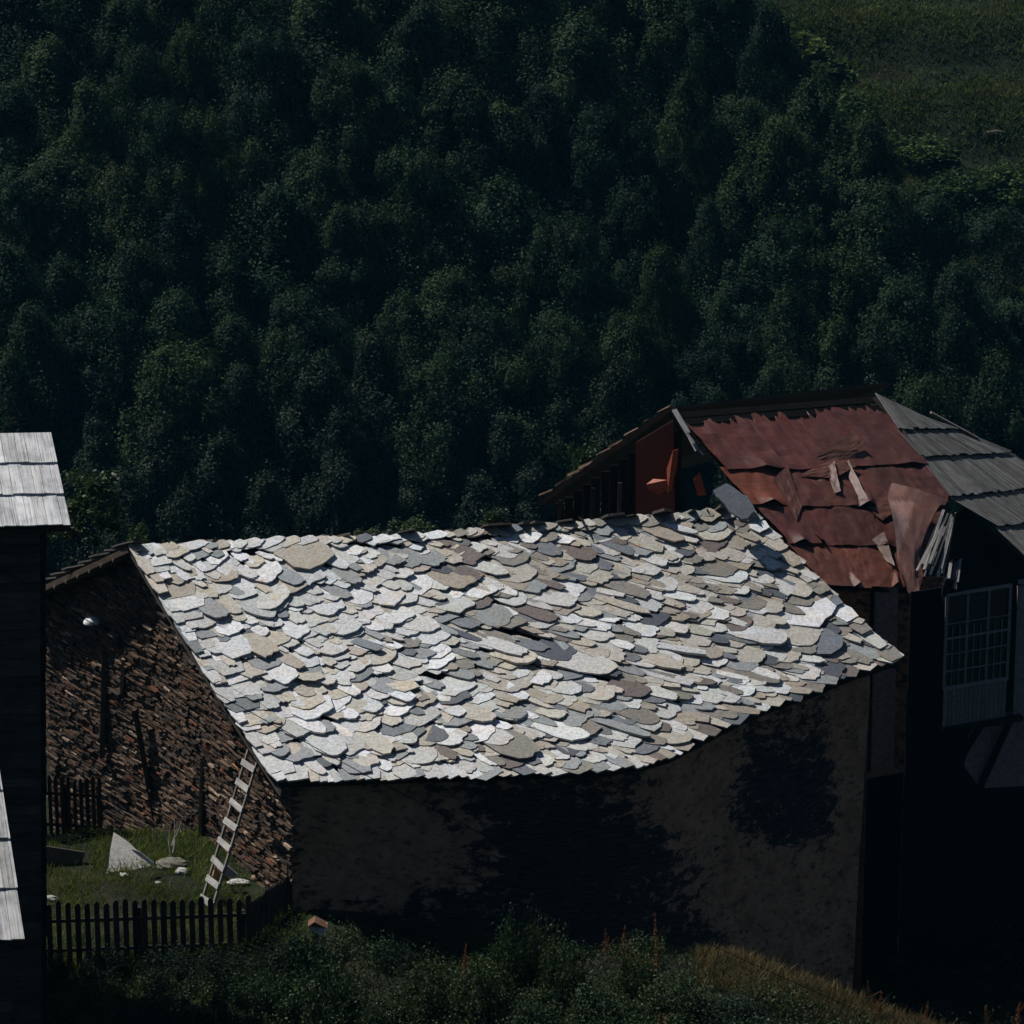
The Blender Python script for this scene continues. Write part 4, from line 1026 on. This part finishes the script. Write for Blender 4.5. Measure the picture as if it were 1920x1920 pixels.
def slab(name, pts, Y, th, col, label, cat, nrm=Vector((0, -1, .25))):
    mb = MB(); n_ = nrm.normalized(); P_ = [PY(x, y, Y[i] if hasattr(Y, '__len__') else Y) for i, (x, y) in enumerate(pts)]
    if (P_[1]-P_[0]).cross(P_[2]-P_[0]).dot(n_) < 0: P_ = P_[::-1]
    mb.poly(P_, n_, th, col); c = sum(P_, Vector())/len(P_); return tag(mb.build(name, M_slate, None, c), label, cat)
slab('stone_slab', [(213, 1560), (240, 1578), (262, 1600), (284, 1622), (278, 1640), (195, 1645), (200, 1620), (207, 1592)], [83.5, 83.2, 82.9, 82.5, 82.1, 81.9, 82.3, 82.9], .07, (.27, .265, .25), 'tall pointed grey slab leaning in the middle of the yard', 'slab', Vector((-.5, -.4, .7)))
slab('slab_white_edge', [(246, 1591), (262, 1597), (288, 1618), (286, 1624), (270, 1612), (250, 1597)], 82.0, .03, (.75, .76, .78), 'narrow bright white edge strip of the pointed slab', 'board')  # separate white strip for the slab's pale edge
slab('stone_slab', [(412, 1625), (425, 1622), (446, 1640), (440, 1646), (418, 1642)], 81.3, .06, (.42, .44, .45), 'small grey slab on the rubble behind the ladder foot', 'slab')
slab('plank_board', [(55, 1582), (160, 1598), (150, 1628), (52, 1632)], 82.55, .05, (.11, .085, .075), 'wide brown board lying below the back slatted fence', 'board')
# white hood on the gable
gd = min(np.linspace(0, L1+L2, 200), key=lambda d: abs(proj(gpoint(float(d))[0]+Vector((0, 0, 3)))[0]-172)); gp_ = gpoint(float(gd))[0]
hp = PY(172, 1168, gp_.y-.35); mb = MB(); vs = []; n = 14
for i in range(6):
    th = math.pi/2*i/5
    for j in range(n): a = 2*math.pi*j/n; vs.append(hp+Vector((math.cos(a)*.19*math.sin(th) , math.sin(a)*.16*math.sin(th), .14*math.cos(th))))
mb.add(vs, [(i*n+j, (i+1)*n+j, (i+1)*n+(j+1) % n, i*n+(j+1) % n) for i in range(5) for j in range(n)], (.72, .72, .72))
ht = thing('wall_hood', hp, 'small white domed hood sticking out high on the brown gable wall', 'hood')
mb.build('dome', M_paint, ht, smooth=True); mb = MB(); mb.beam(hp+Vector((.0, .0, .02)), hp+Vector((.25, .45, -.05)), .06, .06, (.1, .08, .06)); mb.build('bracket', M_oldwood, ht)
# small white block with a brown cap among the bushes
bb_ = ground_at(597, 1790); bb_.z = H(bb_.x, bb_.y)+.62; bt = thing('capped_block', bb_, 'small white block with a brown peaked cap among the bushes', 'block')
mb = MB(); mb.box(bb_+Vector((0, 0, -.04)), Vector((.16, -.02, -.03)), Vector((.02, .12, 0)), Vector((0, 0, .08)), (.62, .62, .62), jit=.01); mb.box(bb_+Vector((-.05, 0, -.45)), Vector((.05, 0, 0)), Vector((0, .05, 0)), Vector((0, 0, .33)), (.1, .08, .06)); mb.build('body', M_paint, bt)
mb = MB(); mb.add([bb_+Vector(v) for v in ((-.20, -.15, .05), (.20, -.15, .0), (.2, .15, .0), (-.2, .15, .05), (-.06, -.15, .15), (-.06, .15, .15))], [(0, 1, 4), (3, 5, 2), (0, 4, 5, 3), (1, 2, 5, 4), (0, 3, 2, 1)], (.16, .09, .06)); mb.build('cap', M_oldwood, bt)
# bare pale branch
random.seed(15); bp0 = PY(322, 1612, 82.9); t = thing('bare_branch', bp0, 'pale bare forked branch standing left of the ladder', 'branch')
mb = MB(); k0 = bp0
for (x, y) in ((331, 1555), (318, 1548), (340, 1540), (312, 1565), (327, 1535)):
    e = PY(x, y, 82.9+R(-.2, .2)); mid = bp0.lerp(e, .45)+Vector((R(-.05, .05), 0, 0)); mb.tube([bp0, mid, e], [.022, .014, .005], 5, (.40, .38, .34))
mb.build('twigs', M_bark, t)
# pale log on the far slope
lg = PY(1868, 255, 220); lg.z = H(lg.x, lg.y)
for Y in np.arange(200, 250, .1):
    q = PY(1868, 255, float(Y))
    if q.z <= H(q.x, q.y): lg = q; break
mb = MB(); mb.tube([lg+Vector((-.5, 0, .15)), lg+Vector((0, -.02, .2)), lg+Vector((.5, .1, .12))], [.12, .16, .1], 8, (.10, .09, .075)); tag(mb.build('fallen_log', M_bark, None, lg), 'small pale log lying on the open hillside at upper right', 'log')
# loose boards and red brick fragments by the ladder top
for i, (x0, y0, x1, y1, c, lab) in enumerate(((383, 1392, 405, 1412, (.40, .15, .06), 'orange wooden chip stuck in the gable wall left of the ladder top'), (422, 1424, 436, 1438, (.45, .38, .30), 'pale stick in the gable wall beside the ladder top'), (437, 1433, 448, 1443, (.50, .25, .10), 'short orange stick touching the ladder top'))):
    yy = gpoint(2.0)[0].y
    best = min(np.linspace(0, L1, 100), key=lambda d: abs(proj(gpoint(float(d))[0]+Vector((0, 0, 2)))[0]-x0)); yy = gpoint(float(best))[0].y-.12
    mb = MB(); a = PY(x0, y0, yy); mb.beam(a, PY(x1, y1, yy-.15), .06, .05, c, jit=.01); tag(mb.build('wood_scrap', M_wood, None, a), lab, 'wood scrap')
# cable crossing in front
mb = MB(); pts = []
for x, y in ((-60, 1030), (250, 1215), (500, 1352), (693, 1457), (1000, 1612), (1388, 1797), (1604, 1893), (1760, 1965)): pts.append(PY(x, y, 74))
mb.tube(pts, .0075, 6, (.015, .015, .017)); tag(mb.build('overhead_cable', M_cable), 'thin black cable slanting down across the slate roof to the bank', 'cable')
# thin blue air over the valley, added to lift the dark tones
mb = MB(); mb.box(Vector((0, 170, 0)), Vector((430, 0, 0)), Vector((0, 245, 0)), Vector((0, 0, 1)), (1, 1, 1))
z0, z1 = min(v[2] for v in vs_ground)-1, max(max(v[2] for v in vs_ground), CAMZ+4)+14
mb.v = [(x, y, z0 if z < 0 else z1) for x, y, z in mb.v]
hz = NM('blue_lift_haze'); nt_ = hz.t; nt_.nodes.remove(hz.b); pv = nt_.nodes.new('ShaderNodeVolumePrincipled')
pv.inputs['Color'].default_value = (.12, .62, 1, 1); pv.inputs['Density'].default_value = .00006
nt_.links.new(pv.outputs[0], nt_.nodes['Material Output'].inputs['Volume'])
tag(mb.build('haze', hz.m, None, Vector((0, 0, 0))), 'faint blue haze added over the valley to lift its darks', 'haze', kind='stuff')
S.cycles.volume_bounces = 0
print('script done')
